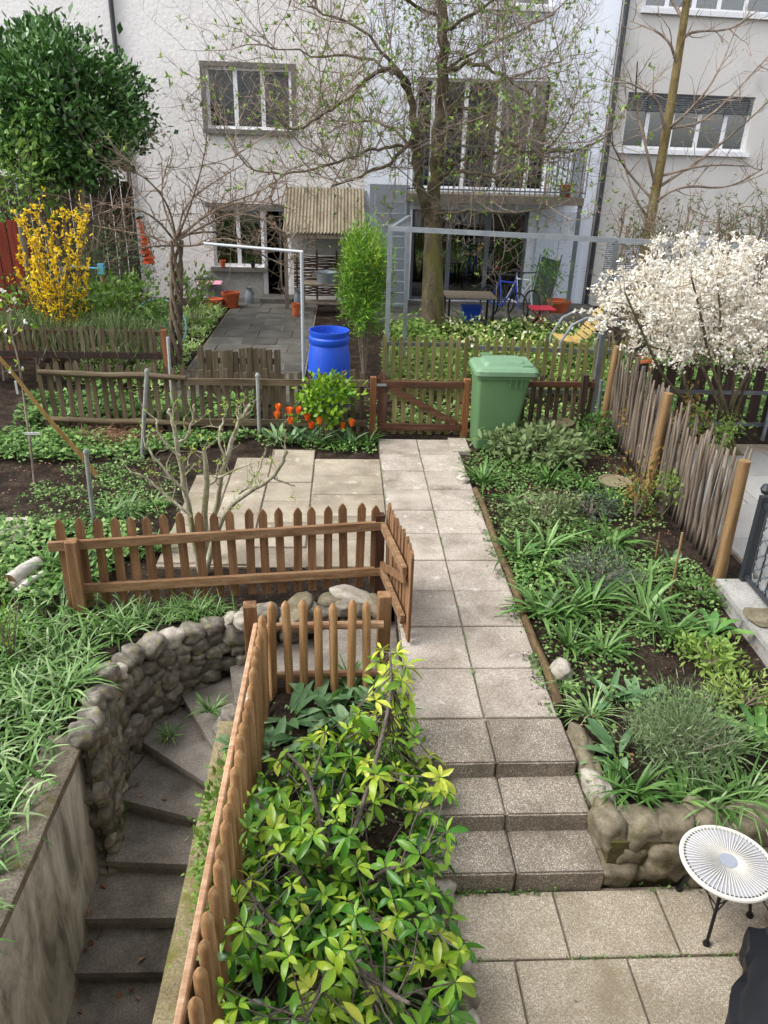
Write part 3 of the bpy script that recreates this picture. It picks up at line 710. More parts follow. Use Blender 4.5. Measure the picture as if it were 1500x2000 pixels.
# grey paving of the right neighbour
npv = MB().b2((3.62, 3.2, -.1), (9.0, 9.1, .004)).build('neighbour_paving', darkconc); tag(npv, 'grey paved area beyond the chestnut paling fence', None, None, 'structure')
npm = slab_mesh(.79, .79, .03); npm.materials.append(surf('grey_slab', ['#8b8a87', '#9c9b98'], scale=2, fine=60, finefac=.15, rough=.9, bump=.2))
for i in range(6):
    for j in range(7): objm('slab', npm, None, npv, (4.03+.8*i, 3.62+.8*j, .014+RNG.uniform(-.003, .003)))
# the house the picture is taken from: unseen wall and roof added to keep sky off the risers
ownh = thing('sky_blocking_own_house', 'unseen house wall added behind the viewpoint to block sky light', 'house', (0, -.6, TZ))
MB().b2((-7, -1.0, -2.4), (7, -.6, 8.0)).build('wall', stucco_g, ownh)
MB().b2((-7.2, -5, 8.0), (7.2, -.1, 8.3)).build('roof', sillm, ownh)
rt = MB().b2((.45, 16.5, -.1), (6.0, 18.99, .02)).build('rear_terrace', yardm); tag(rt, 'dark paved strip in front of the pale blue house', None, None, 'structure')
rm = slab_mesh(.58, .58, .03); rm.materials.append(yardm)
for i in range(9):
    for j in range(4): objm('slab', rm, None, rt, (.8+.6*i, 16.82+.6*j, .036+RNG.uniform(-.003, .003)))
# ------------------------------------------------------------------ fences
def woodm(name, cols, sx=(9, 9, .7), ov=.16, fine=50, ff=.25, patch=None, rough=.8):
    return surf(name, cols, scale=3.2, fine=fine, finefac=ff, stretch=sx, rough=rough, bump=.35, bdist=.003, objvar=ov, patch=patch)
brownw = woodm('brown_stained_wood', ['#694a31', '#836245', '#9b7a5b'], patch=[('#b08a68', 7, .66, .8)])
brownr = woodm('brown_stained_rail', ['#735439', '#8f7052', '#a6896a'], sx=(.7, 9, 9), patch=[('#b08a68', 7, .66, .8)])
roundw = woodm('round_pole_wood', ['#86623f', '#a07b54', '#b7956e'], patch=[('#6e4826', 5, .62, .8)])
roundr = woodm('round_rail_wood', ['#99775a', '#b28f71', '#c4a68a'], sx=(.7, 9, 9))
oldw = woodm('old_grey_wood', ['#463b2e', '#5f5342', '#766a57'], ov=.25, patch=[('#5e5a36', 4, .55, .72)], rough=.95)
oldr = woodm('old_grey_rail', ['#463b2e', '#5f5342', '#766a57'], sx=(.7, 9, 9), patch=[('#5e5a36', 4, .55, .72)], rough=.95)
mossw = woodm('mossy_green_wood', ['#5a5533', '#777048', '#8a845d'], ov=.2, patch=[('#5b6428', 3, .5, .7)], rough=.95)
gatew = woodm('dark_brown_gate_wood', ['#3b261a', '#51372a', '#644a3a'], patch=[('#7d6553', 7, .64, .8)])
gater = woodm('dark_brown_gate_rail', ['#432b1d', '#5a3d2d', '#6d5140'], sx=(.7, 9, 9), patch=[('#8d7461', 7, .62, .8)])
orangew = woodm('orange_brown_post', ['#6b4326', '#7f5434', '#916848'])
palew = woodm('chestnut_pale_wood', ['#54493f', '#72665a', '#8d8174'], ov=.3, patch=[('#4b4238', 6, .55, .75)], rough=.95)
postw = woodm('tan_log_post', ['#71583a', '#8a6d4a', '#9a7f5d'], patch=[('#6b5130', 4, .6, .78)])
darkfw = woodm('dark_fence_board', ['#2b201b', '#3d302a', '#4b3d35'], ov=.2)

def picket_mesh(w, t, h, kind='point', z0=0.0):
    """kind: point, gothic, round, flat; picket stands on z0 and faces local y"""
    mb = MB()
    if kind in ('point', 'gothic', 'flat'):
        if kind == 'flat': out = [(-w/2, z0), (w/2, z0), (w/2, h), (-w/2, h*.985)]
        elif kind == 'point': out = [(-w/2, z0), (w/2, z0), (w/2, h-w*.75), (0, h), (-w/2, h-w*.75)]
        else: out = [(-w/2, z0), (w/2, z0), (w/2, h-w*.8), (w*.3, h-w*.32), (0, h), (-w*.3, h-w*.32), (-w/2, h-w*.8)]
        mb.prism(out, -t/2, t/2, lambda x, y, z: (x, z, y))
        return mb.mesh('picket')
    r = w/2
    mb.lathe([(r*.98, z0), (r, z0+.03), (r, h-w*.7), (r*.62, h-w*.3), (r*.12, h)], 10)
    return mb.mesh('picket', None, True, None, 35)
def pickets(root, p0, p1, n, meshes, z=0.0, jit=.006, tilt=.02, zj=.01, lean=0.0, name='picket'):
    p0 = Vector(p0); p1 = Vector(p1); d = (p1-p0); a = atan2(d.y, d.x); loc = Vector(root.location)
    for i in range(n):
        p = p0.lerp(p1, i/(n-1) if n > 1 else .5)
        objm(name, RNG.choice(meshes), None, root, Vector((p.x+RNG.uniform(-jit, jit), p.y+RNG.uniform(-jit, jit)*.3, p.z+z+RNG.uniform(-zj, zj)))-loc,
             (RNG.uniform(-tilt, tilt)*.5, RNG.uniform(-tilt, tilt)+lean, a+RNG.uniform(-.04, .04)))
def mats(me, m_):
    for q in (me if isinstance(me, list) else [me]): q.materials.append(m_)
    return me
def zz(px, py, Y): return W(px, py, Y).z

# brown flat picket fence above the rubble wall
f1 = thing('picket_fence', 'brown stained flat picket fence between patio and rubble wall', 'fence', (-.9, 5.3, 0))
A0, A1 = Vector((-2.06, 5.19, 0)), Vector((.25, 5.5, 0)); dl_ = (A1-A0).normalized(); nl = Vector((dl_.y, -dl_.x, 0))
pm1 = mats([picket_mesh(.066, .018, .78+.008*k, 'gothic', .03) for k in (-1, 0, 1)], brownw)
pickets(f1, A0+Vector((-.02, 0, 0)), A1, 20, pm1, tilt=.022, zj=.008)
for (za, zb, x0) in ((.575, .6, -.12), (.2, .185, .05)):
    a = A0+nl*.03+dl_*x0+Vector((0, 0, za)); b = A1+nl*.03+dl_*.08+Vector((0, 0, zb)); MB().bar(a, b, .034, .075, ch=.003).build('rail', brownr, f1)
MB().box(Vector((-2.0, 5.12, .3)), (.085, .085, .68), rotm(0, .02, .13), .004).build('post', brownw, f1)
MB().box(Vector((.29, 5.5, .32)), (.075, .075, .74), rotm(0, 0, .13), .004).build('post', gatew, f1)
nail = MB().lathe([(.006, 0), (.005, .003), (.001, .004)], 8, (0, 0, 0), rotm(pi/2, 0, 0)).mesh('nail', galvd)
for i in range(20):
    p_ = (A0+Vector((-.02, 0, 0))).lerp(A1, i/19)
    for (za, zb) in ((.575, .6), (.2, .185)): objm('nail', nail, None, f1, p_+nl*.048+Vector((RNG.uniform(-.01, .01), 0, za+(zb-za)*i/19+RNG.uniform(-.012, .012)))-Vector(f1.location), (0, 0, .13))
# narrow gate at the corner, its pickets beside the path
f2 = thing('garden_gate', 'small brown picket gate standing along the left path edge', 'gate', (.4, 5.05, 0))
B0, B1 = Vector((.36, 5.47, 0)), Vector((.485, 4.72, 0)); db = (B1-B0).normalized(); nb = Vector((-db.y, db.x, 0))*-1
pm2 = mats([picket_mesh(.07, .02, .79+.01*k, 'gothic', .04) for k in (-1, 0, 1)], brownw)
pickets(f2, B0, B1, 9, pm2, tilt=.012)
for z in (.60, .2): MB().bar(B0+nb*.035+Vector((-.01, 0, z))-db*.03, B1+nb*.035+Vector((-.01, 0, z))-db*.02, .036, .075, ch=.003).build('rail', brownr, f2)
MB().bar(B0+nb*.02+Vector((-.03, 0, .25)), B1+nb*.02+Vector((-.03, 0, .55)), .02, .06).build('brace', brownw, f2)
for z in (.2, .6): MB().b2(B0+Vector((-.05, -.03, z-.02)), B0+Vector((-.035, .05, z+.02))).build('hinge', galv, f2)
MB().box((.275, 4.34, .3), (.085, .085, .72), rotm(0, 0, .1), .005).build('gate_post', brownw, f2)
# round-pole picket fence (two runs meeting at a corner post)
f3 = thing('round_pole_fence', 'short round pole picket fence across the top of the bush bed', 'fence', (-.15, 4.23, 0))
pm3 = mats([picket_mesh(.056, .05, .67+.012*k, 'round', -.15) for k in (-1, 0, 1)], roundw)
pickets(f3, (-.46, 4.22, 0), (.16, 4.22, 0), 7, pm3, tilt=.02)
for (za, zb) in ((.45, .47), (.06, .08)): MB().tube([(-.52, 4.265, za), (-.2, 4.268, (za+zb)/2), (.27, 4.265, zb)], .027, 8).build('rail', roundr, f3, True)
f4 = thing('round_pole_fence', 'long round pole picket fence running beside the cellar stairs', 'fence', (-.52, 2.8, 0))
pm4 = mats([picket_mesh(.054, .05, .60+.012*k, 'round', -.42) for k in (-1, 0, 1)], roundw)
pickets(f4, (-.505, 4.15, 0), (-.515, 1.3, 0), 27, pm4, tilt=.018)
for z in (.47, -.05): MB().bar((-.562, 4.25, z), (-.575, 1.2, z), .03, .06, ch=.006).build('rail', roundr, f4)
MB().box((-.6, 4.28, .2), (.085, .085, .84), rotm(0, 0, .1), .005).build('post', brownw, f4)

# old weathered fence at the end of the garden
YF = 9.32
f5 = thing('weathered_fence', 'old grey picket fence with log rails behind the vegetable bed', 'fence', (-2.2, YF, 0))
pm5 = mats([picket_mesh(.058+.004*k, .018, .86+.015*k, 'point', .0) for k in (-1, 0, 1)], oldw)
xl = W(75, 730, YF).x; xm = W(355, 738, YF).x; xr = W(722, 742, YF).x
pickets(f5, (xl, YF+.05, 0), (xm, YF+.05, 0), 17, pm5, tilt=.035, zj=.02)
for (za, r) in ((.72, .042), (.13, .04)): MB().tube([(xl+.0, YF, za+.03), (xl+.8, YF, za), (xm-.5, YF, za+.01), (xm+.05, YF, za-.02)], [r*.8, r, r*1.02, r*.75], 9).build('log_rail', oldr, f5, True)
f6 = thing('weathered_fence', 'old grey picket fence with flat rails left of the brown gate', 'fence', (-.4, YF, 0))
pm6 = mats([picket_mesh(.062+.004*k, .018, .80+.02*k, 'flat', .0) for k in (-1, 0, 1)], oldw)
pickets(f6, (xm+.1, YF+.05, 0), (xr-.08, YF+.05, 0), 20, pm6, tilt=.03, zj=.02)
for za in (.66, .14): MB().bar((xm+.03, YF, za), (xr-.02, YF, za+.01), .035, .08).build('rail', oldr, f6)
# brown gate at the path's end
f7 = thing('wooden_gate', 'dark brown ledged gate with diagonal brace at the end of path', 'gate', (.9, YF, 0))
gx0 = W(728, 800, YF).x; gx1 = W(908, 800, YF).x
MB().box((gx0, YF-.02, .36), (.075, .08, .8), None, .004).build('post', orangew, f7)
mb = MB(); mb.prism([(gx0+.06, .04), (gx0+.17, .04), (gx0+.17, .76), (gx0+.115, .84), (gx0+.06, .76)], YF-.03, YF, lambda x, y, z: (x, z, y)); mb.build('stile', gatew, f7)
MB().box((gx1, YF-.02, .37), (.085, .085, .76), None, .004).build('post', orangew, f7)
for (z, h) in ((.68, .085), (.13, .08)): MB().b2((gx0+.1, YF-.075, z-h/2), (gx1-.05, YF-.035, z+h/2), .003).build('rail', gater, f7)
MB().bar((gx0+.22, YF-.055, .63), (gx1-.12, YF-.055, .18), .034, .075, up=(0, 0, 1)).build('brace', gater, f7)
pm7 = mats([picket_mesh(.058, .018, .74, 'flat', .015)], mossw)
pickets(f7, (gx0+.27, YF-.01, 0), (gx1-.1, YF-.01, 0), 8, pm7, tilt=.006, jit=.002)
MB().b2((gx0+.04, YF-.085, .66), (gx0+.16, YF-.078, .69)).build('latch', galv, f7)
# fence right of the gate
f8 = thing('weathered_fence', 'old grey picket fence behind the green wheelie bin', 'fence', (2.2, YF, 0))
xq = W(1160, 750, YF).x
pm8 = mats([picket_mesh(.058+.004*k, .018, .80+.02*k, 'point', .02) for k in (-1, 0, 1)], oldw)
pickets(f8, (gx1+.12, YF+.06, 0), (xq, YF+.06, 0), 15, pm8, tilt=.03, zj=.02)
for za in (.68, .14): MB().bar((gx1+.06, YF+.02, za), (xq+.02, YF+.02, za+.01), .035, .07).build('rail', gater, f8)
MB().box((W(1138, 780, YF).x, YF, .4), (.07, .07, .84)).build('post', darkfw, f8)
# second row of fences behind
f9 = thing('mossy_fence', 'green mossy picket fence just behind the brown gate', 'fence', (1.2, 10.7, 0))
pm9 = mats([picket_mesh(.062, .018, .98+.012*k, 'gothic', .03) for k in (-1, 0, 1)], mossw)
a_ = W(753, 660, 10.7).x; b_ = W(913, 660, 10.7).x
pickets(f9, (a_, 10.7, 0), (b_, 10.7, 0), 11, pm9, tilt=.015)
for z in (.84, .2): MB().b2((a_-.05, 10.73, z-.03), (b_+.05, 10.76, z+.03)).build('rail', galv, f9)
f10 = thing('mossy_fence', 'mossy picket fence behind the bin towards the blossom shrub', 'fence', (3, 10.7, 0))
a_ = W(935, 660, 10.7).x; b_ = W(1215, 690, 10.6).x
pickets(f10, (a_, 10.72, 0), (b_, 10.6, 0), 18, pm9, z=-.02, tilt=.04)
for z in (.8, .2): MB().bar((a_-.05, 10.77, z), (b_+.05, 10.65, z), .03, .06).build('rail', galv, f10)
f11 = thing('plank_gate', 'old grey plank gate closing the paved yard', 'gate', (-1.9, 10.5, 0))
a_ = W(392, 665, 10.5).x; b_ = W(540, 670, 10.5).x
pm11 = mats([picket_mesh(.085, .02, .80+.03*k, 'flat', .02) for k in (-1, 0, 1)], oldw)
pickets(f11, (a_, 10.5, 0), (b_, 10.5, 0), 12, pm11, tilt=.02, zj=.02)
for z in (.62, .18): MB().b2((a_-.03, 10.515, z-.04), (b_+.03, 10.55, z+.04)).build('rail', oldr, f11)
f12 = thing('slat_fence', 'low fence of narrow grey slats on a dark beam by the lavender', 'fence', (-3.9, 11.2, 0))
a_ = W(-60, 640, 11.2).x; b_ = W(312, 640, 11.2).x; zt = zz(150, 637, 11.2); zb = zz(150, 690, 11.2)
pm12 = mats([picket_mesh(.05+.005*k, .016, zt+.02*k, 'flat', zb+.02) for k in (-1, 0, 1)], oldw)
pickets(f12, (a_, 11.2, 0), (b_, 11.2, 0), 34, pm12, tilt=.03, zj=.015)
MB().b2((a_, 11.15, zb-.06), (b_+.05, 11.23, zb+.03)).build('beam', darkfw, f12)
MB().b2((a_, 11.22, zt-.12), (b_, 11.245, zt-.06)).build('rail', oldr, f12)
MB().b2((b_+.02, 11.13, 0), (b_+.1, 11.21, zt-.02)).build('post', orangew, f12)
# chestnut paling fence along the right bed
f13 = thing('chestnut_paling', 'dense grey chestnut paling fence with tan log posts on the right', 'fence', (3.4, 7.6, 0))
PL = [Vector((3.50, 9.62, 0)), Vector((3.38, 7.5, 0)), Vector((3.30, 5.62, 0))]
rg = random.Random(21); pv = []
for k in range(6):
    mb = MB(); h = 1.0+.03*k; pts = [Vector((rg.uniform(-.005, .005), rg.uniform(-.005, .005), h*i/5)) for i in range(6)]
    mb.tube(pts, [.016, .018, .017, .018, .016, .009], 5); me = mb.mesh('pale', palew, True); pv.append(me)
for i in range(128):
    t = i/127; seg = 0 if t < .53 else 1; u = t/.53 if seg == 0 else (t-.53)/.47; p = PL[seg].lerp(PL[seg+1], u)
    if t > .72 and i % 2 and rg.random() < .6: continue
    objm('pale', rg.choice(pv), None, f13, Vector((p.x+rg.uniform(-.025, .025), p.y+rg.uniform(-.012, .012), -.02))-f13.location, (rg.gauss(-.02, .04), rg.gauss(.01, .02), rg.uniform(0, 6)), (1.0, 1.0, rg.uniform(.85, 1.06)))
for z in (.25, .75): MB().tube([p+Vector((.02, 0, z)) for p in PL], .004, 4).build('wire', galvd, f13)
for (x, y, tx, ty, h) in ((3.44, 9.62, .03, 0, 1.12), (3.27, 7.45, .02, .0, 1.14), (3.21, 5.58, -.02, .0, 1.14)):
    MB().tube([(x, y, -.1), (x+tx*.5, y+ty*.5, h*.5), (x+tx, y+ty, h)], [.05, .048, .046], 12).build('log_post', postw, f13, True, 50)
# dark fence of the right neighbour
f14 = thing('dark_board_fence', 'dark brown board fence with steel rails behind the blossom shrub', 'fence', (5.2, 9.35, 0))
pm14 = mats([picket_mesh(.13, .02, .98+.015*k, 'flat', .05) for k in (-1, 0, 1)], darkfw)
pickets(f14, (3.75, 9.36, 0), (7.2, 9.3, 0), 19, pm14, tilt=.015)
for z in (.2, .62): MB().b2((3.7, 9.31, z-.025), (7.2, 9.335, z+.025)).build('rail', galvd, f14)
for x in (3.72, 5.46, 7.1): MB().tube([(x, 9.27, 0), (x, 9.27, .95)], .025, 8).build('steel_post', galv, f14, True)
# iron fence panel on a concrete kerb, right edge
kb = thing('concrete_kerb', 'grey concrete kerb wall carrying the iron fence at the right edge', 'kerb', (3.4, 4.6, 0))
K0, K1 = Vector((3.13, 5.42, 0)), Vector((3.05, 3.4, 0))
kcon = surf('kerb_concrete', ['#7f7d78', '#969490', '#a5a39f'], scale=4, fine=60, rough=.9, patch=[('#5b5a4c', 3, .6, .8)])
mb = MB()
for (x0, x1, z0, z1) in ((0, .42, -.2, .10), (-.03, .45, .1, .15)):
    vs = []
    for P in (K0, K1):
        for (x, z) in ((x0, z0), (x1, z0), (x1, z1), (x0, z1)): vs.append((P.x+x, P.y, z))
    mb.add(vs, [(0, 1, 2, 3), (7, 6, 5, 4), (0, 4, 5, 1), (1, 5, 6, 2), (2, 6, 7, 3), (3, 7, 4, 0)])
mb.build('kerb_stone', kcon, kb)
fi = thing('iron_fence', 'dark ornamental iron fence panel with scrolls on the concrete kerb', 'fence', (3.35, 5.3, .15))
irn = plain('dark_iron', '#272c33', .4, .6)
I0, I1 = Vector((3.32, 5.40, .15)), Vector((3.24, 3.5, .15)); iu = (I1-I0).normalized()
MB().box(I0+Vector((0, 0, .38)), (.06, .06, .76)).build('post', irn, fi); MB().lathe([(.001, -.05), (.035, -.035), (.05, 0), (.035, .035), (.001, .05)], 12, I0+Vector((0, 0, .82))).build('finial', irn, fi, True)
for z in (.05, .70): MB().bar(I0+Vector((0, 0, z)), I1+Vector((0, 0, z)), .03, .035).build('rail', irn, fi)
for k in range(15):
    p = I0+iu*(.1+.13*k); MB().tube([p+Vector((0, 0, .06)), p+Vector((0, 0, .69))], .007, 6).build('bar', irn, fi, True)
sm_ = MB()
ring = [Vector((0, .05*cos(2*pi*i/12), .05*sin(2*pi*i/12))) for i in range(13)]; sm_.tube(ring, .006, 5); scr = sm_.mesh('scroll', galvd, True)
for k in range(14):
    for z in (.13, .25, .38, .51, .63):
        p = I0+iu*(.165+.13*k)+Vector((0, 0, z)); objm('scroll', scr, None, fi, p-fi.location, (0, 0, 0), (1, 1, 1.05 if z != .38 else 1.3))
# loose posts and stakes
def stake(px0, py0, px1, py1, r, mat, lab, name='stake', cat='stake', z=0, dy=0, cap=None, group=None):
    b = G(px0, py0, z); t = W(px1, py1, b.y+dy); o = MB().tube([b-Vector((0, 0, .08)), b.lerp(t, .5), t], [r, r*.97, r*.93], 9)
    if cap: o.lathe([(r*1.15, 0), (r*1.15, .02), (r*.6, .04)], 9, t)
    return tag(o.build(name, mat, None, True, 40, b), lab, cat, group)
greyp = surf('grey_post', ['#7b7d7c', '#93958f'], scale=6, fine=40, finefac=.2, rough=.8, patch=[('#5e5d52', 5, .58, .75)])
stake(183, 1018, 168, 885, .022, greyp, 'grey metal post in ground cover in front of bamboo pole', 'metal_post', 'post', cap=1)
stake(276, 890, 287, 727, .024, greyp, 'leaning grey post by the log rail fence', 'metal_post', 'post', cap=1)
stake(507, 850, 503, 735, .026, greyp, 'upright grey post beside the orange tulips', 'metal_post', 'post', dy=.0, cap=1)
stake(1167, 815, 1175, 742, .025, galv, 'short steel tube post near the first paling log post', 'metal_post', 'post', z=.0)
stake(1280, 1095, 1288, 1040, .006, postw, 'thin short wooden plant stake in bare soil', 'plant_stake')
stake(1311, 1156, 1333, 1040, .010, postw, 'taller wooden plant stake leaning beside the paling fence', 'plant_stake')
bam = woodm('bamboo', ['#8a6a3c', '#a5834f', '#b39566'], ov=0, patch=[('#7b5424', 5, .62, .75)])
b0 = G(190, 930); b1 = W(-30, 665, b0.y-.25); mb = MB(); K = 10; pts = [b0.lerp(b1, i/K)+Vector((0, 0, .015*sin(i))) for i in range(K+1)]
mb.tube(pts, [.026-.001*i for i in range(K+1)], 10)
bp = mb.build('bamboo_pole', bam, None, True, 50, b0); tag(bp, 'thick bamboo pole leaning diagonally over the vegetable bed', 'pole')
# ------------------------------------------------------------------ wheelie bin
binm = surf('green_plastic', ['#50704a', '#5a7b54'], scale=2, fine=40, finefac=.06, rough=.5, spec=.4, bump=0, objvar=0)
binl = surf('pale_green_lid', ['#67876a', '#749576'], scale=2, fine=40, finefac=.06, rough=.45, spec=.4, bump=0, objvar=0, patch=[('#86a585', 3, .6, .8)])
bn = thing('wheelie_bin', 'tall green wheelie bin with pale green lid beside the path end', 'bin', (1.86, 8.98, 0))
def loft(mb, rings):
    n = len(rings[0]); b = len(mb.v)
    for r in rings: mb.v += [tuple(p) for p in r]
    for i in range(len(rings)-1):
        for j in range(n): mb.f.append((b+i*n+j, b+i*n+(j+1) % n, b+(i+1)*n+(j+1) % n, b+(i+1)*n+j))
    mb.f.append(tuple(b+j for j in range(n))[::-1]); mb.f.append(tuple(b+(len(rings)-1)*n+j for j in range(n)))
def rrect(x0, x1, y0, y1, z, r, k=4):
    out = []
    for (cx, cy, a) in ((x1-r, y1-r, 0), (x0+r, y1-r, pi/2), (x0+r, y0+r, pi), (x1-r, y0+r, 3*pi/2)):
        for i in range(k+1): q = a+pi/2*i/k; out.append(Vector((cx+r*cos(q), cy+r*sin(q), z)))
    return out
bx0, bx1, by0, by1 = 1.555, 2.235, 8.72, 9.27
mb = MB(); loft(mb, [rrect(bx0+.04, bx1-.17, by0+.05, by1-.05, .03, .05), rrect(bx0+.03, bx1-.13, by0+.04, by1-.04, .3, .05), rrect(bx0+.012, bx1-.05, by0+.015, by1-.015, .90, .045),
    rrect(bx0-.005, bx1-.025, by0-.005, by1+.005, .905, .05), rrect(bx0-.005, bx1-.025, by0-.005, by1+.005, .965, .05)])
bd = mb.build('body', binm, bn, True, 35)
for i, x in enumerate((1.95, 2.02, 2.08)): MB().b2((x-.006, by0-.005, .80), (x+.006, by0+.03, .905)).build('rib', binm, bd)
mb = MB(); loft(mb, [rrect(bx0-.03, bx1+.03, by0-.03, by1+.03, .95, .06), rrect(bx0-.03, bx1+.03, by0-.03, by1+.03, 1.0, .06), rrect(bx0+.0, bx1-.0, by0+.0, by1-.0, 1.035, .06), rrect(bx0+.07, bx1-.1, by0+.07, by1-.07, 1.045, .06), rrect(bx0+.1, bx1-.13, by0+.1, by1-.1, 1.085, .06), rrect(bx0+.16, bx1-.19, by0+.16, by1-.16, 1.092, .05)])
ld = mb.build('lid', binl, bn, True, 35)
MB().b2((bx0+.1, by1-.12, 1.07), (bx0+.24, by1-.02, 1.10), .008).build('lid_grip', binm, ld)
MB().b2((bx1-.16, by0+.06, 1.03), (bx1-.02, by1-.06, 1.065), .008).build('hinge_ridge', binl, ld)
MB().tube([(bx1+.045, by0+.04, .97), (bx1+.055, by1-.04, .97)], .018, 8).b2((bx1-.03, by0+.06, .95), (bx1+.05, by0+.1, .99)).b2((bx1-.03, by1-.1, .95), (bx1+.05, by1-.06, .99)).build('handle', binm, bn, True)
for y in (by0+.02, by1-.02):
    mb = MB(); mb.lathe([(.02, -.025), (.09, -.025), (.1, -.015), (.1, .015), (.09, .025), (.02, .025)], 18, (bx1-.12, y, .1), rotm(pi/2, 0, 0)); mb.build('wheel', blackm, bn, True)
tag(MB().b2((1.32, 8.72, -.05), (1.54, 9.2, .01)).build('paving_slab', slabm), 'small concrete slab under the left side of the bin', 'slab')
# ------------------------------------------------------------------ blue barrel
bluem = surf('blue_plastic', ['#1a48b8', '#1f52c6'], scale=3, fine=30, finefac=.1, rough=.45, spec=.45, bump=0, objvar=0, patch=[('#4a74c8', 4, .66, .8), ('#223a78', 7, .68, .78)])
BC = Vector((W(643, 700, 10.0).x, 10.0, 0)); R_ = .272; ht = zz(643, 652, 9.75)
br_ = thing('rain_barrel', 'bright blue open plastic barrel behind the weathered fence', 'barrel', BC)
prof = [(.0, .0), (R_*.86, .0), (R_*.9, .03), (R_*.99, .18*ht), (R_*1.03, .45*ht), (R_*1.0, .72*ht), (R_*.92, .83*ht), (R_*.90, .85*ht), (R_*.97, .87*ht), (R_*.97, .92*ht), (R_*.9, .935*ht), (R_*.93, .96*ht), (R_*.96, .985*ht), (R_*.96, ht), (R_*.9, ht), (R_*.88, .96*ht), (R_*.86, .8*ht), (R_*.9, .5*ht), (.0, .48*ht)]
MB().lathe(prof, 40, BC).build('shell', bluem, br_, True, 40)
for z in (.3, .55): MB().lathe([(R_*1.035, z*ht-.012), (R_*1.055, z*ht), (R_*1.035, z*ht+.012)], 40, BC).build('hoop', bluem, br_, True)
for z in (.50, .58): MB().tube([(-.75, 9.68, z), (-.2, 9.7, z-.012), (.35, 9.68, z)], .004, 4).build('wire', galvd, br_)
# ------------------------------------------------------------------ steel frames
pg = thing('steel_pergola', 'grey square steel tube pergola frame in front of the big tree', 'pergola', (.6, 10.8, 0))
z0 = zz(762, 446, 10.8); P0 = Vector((.6, 10.8, z0)); P1 = Vector((W(1212, 470, 9.9).x, 9.9, zz(1212, 470, 9.9))); P2 = P1+(P1-P0)*.9
MB().bar(P0, P2, .055, .06).build('beam', galv, pg); MB().b2((.57, 10.77, 0), (.63, 10.83, z0+.03)).build('post', galv, pg)
q = P0.lerp(P1, .985); MB().b2((q.x-.03, q.y-.03, 0), (q.x+.03, q.y+.03, q.z)).build('post', galvd, pg)
P3 = Vector((W(800, 445, 12.6).x, 12.8, z0)); MB().bar(P0+Vector((.02, 0, 0)), P3, .05, .05).build('beam', galv, pg); MB().b2((P3.x-.03, 12.77, 0), (P3.x+.03, 12.83, z0)).build('post', galv, pg)
wf = thing('pipe_frame', 'white painted pipe frame post and bar beside the paved yard', 'frame', (-.57, 10.7, 0))
pipem = plain('pale_pipe', '#a9adb0', .5); zt = zz(590, 492, 10.7); wx_ = W(590, 560, 10.7).x
MB().tube([(wx_, 10.7, 0), (wx_, 10.7, zt)], .024, 10).build('post', pipem, wf, True)
MB().tube([(wx_+.02, 10.7, zt), (W(400, 487, 11.2).x, 11.2, zt+.02)], .02, 10).build('crossbar', pipem, wf, True)
MB().tube([(W(345, 600, 11.0).x, 10.2, 0), (W(345, 600, 11.0).x+.02, 10.2, 1.0)], .02, 8).build('post', pipem, wf, True)
# ladder leaning on the panel
ld_ = thing('aluminium_ladder', 'aluminium ladder leaning against the blue grey side panel', 'ladder', (.95, 17.4, 0))
la, lb, lc, ldd = W(733, 372, 17.85), W(793, 372, 17.85), W(745, 610, 17.3), W(800, 610, 17.3)
lc.z = 0; ldd.z = 0; lc = Vector((la.x+.02, 17.25, 0)); ldd = Vector((lb.x+.02, 17.25, 0))
for (p, q) in ((la, lc), (lb, ldd)): MB().bar(q, p, .03, .07, up=(0, -1, .2)).build('rail', galv, ld_)
for i in range(1, 11): t = i/11; MB().bar(lc.lerp(la, t), ldd.lerp(lb, t), .03, .04, up=(0, -1, .3)).build('rung', galv, ld_)
# ------------------------------------------------------------------ pots and vessels
terra = surf('terracotta', ['#9a4a2c', '#b25b38', '#bf6c48'], scale=4, fine=50, finefac=.12, rough=.85, bump=.15)
concp = surf('mossy_planter', ['#6d634d', '#857a61', '#938a74'], scale=5, fine=60, finefac=.3, rough=.95, bump=.4, patch=[('#5d5a34', 5, .55, .72)])
def pot(base, r0, r1, h, mat, lab, name='flower_pot', cat='pot', soilin=True, saucer=False):
    t = thing(name, lab, cat, base); b = Vector(base)
    MB().lathe([(r0*.97, 0), (r0, .01), (r1*.93, h*.8), (r1, h*.81), (r1*1.02, h), (r1*.9, h), (r1*.86, h*.85)], 22, b).build('pot_body', mat, t, True, 35)
    if soilin: MB().lathe([(.001, h*.85), (r1*.87, h*.84)], 20, b).build('potting_soil', soil, t)
    if saucer: MB().lathe([(r0*1.25, 0), (r0*1.4, .035), (r0*1.32, .035), (r0*1.2, .012)], 22, b).build('saucer', mat, t, True, 35)
    return t
def gp(px, py, z=0): return G(px, py, z)
pot(gp(452, 600), .14, .2, .33, terra, 'large terracotta pot with saucer by the paved yard', saucer=True)
pot(gp(419, 601), .14, .2, .2, terra, 'wide shallow terracotta bowl left of the large pot')
zs = o_lo[2]
pot((W(435, 515, 18.93).x, 18.93, zs+.002), .05, .075, .15, terra, 'small terracotta pot on the lower window sill')
pot((W(494, 515, 18.93).x, 18.93, zs+.002), .045, .055, .1, blackm, 'small black pot on the lower window sill')
pot(gp(578, 618), .07, .09, .28, terra, 'narrow terracotta jug near the white pipe post')
pot((W(1105, 385, 17.9).x, 17.95, bz+.002), .1, .16, .24, terra, 'red clay pot on the balcony floor')
pot(gp(1088, 612), .2, .28, .3, terra, 'wide terracotta tub behind the red folding table')
pot(gp(1255, 735), .11, .16, .3, terra, 'terracotta pot half hidden under the blossom shrub')
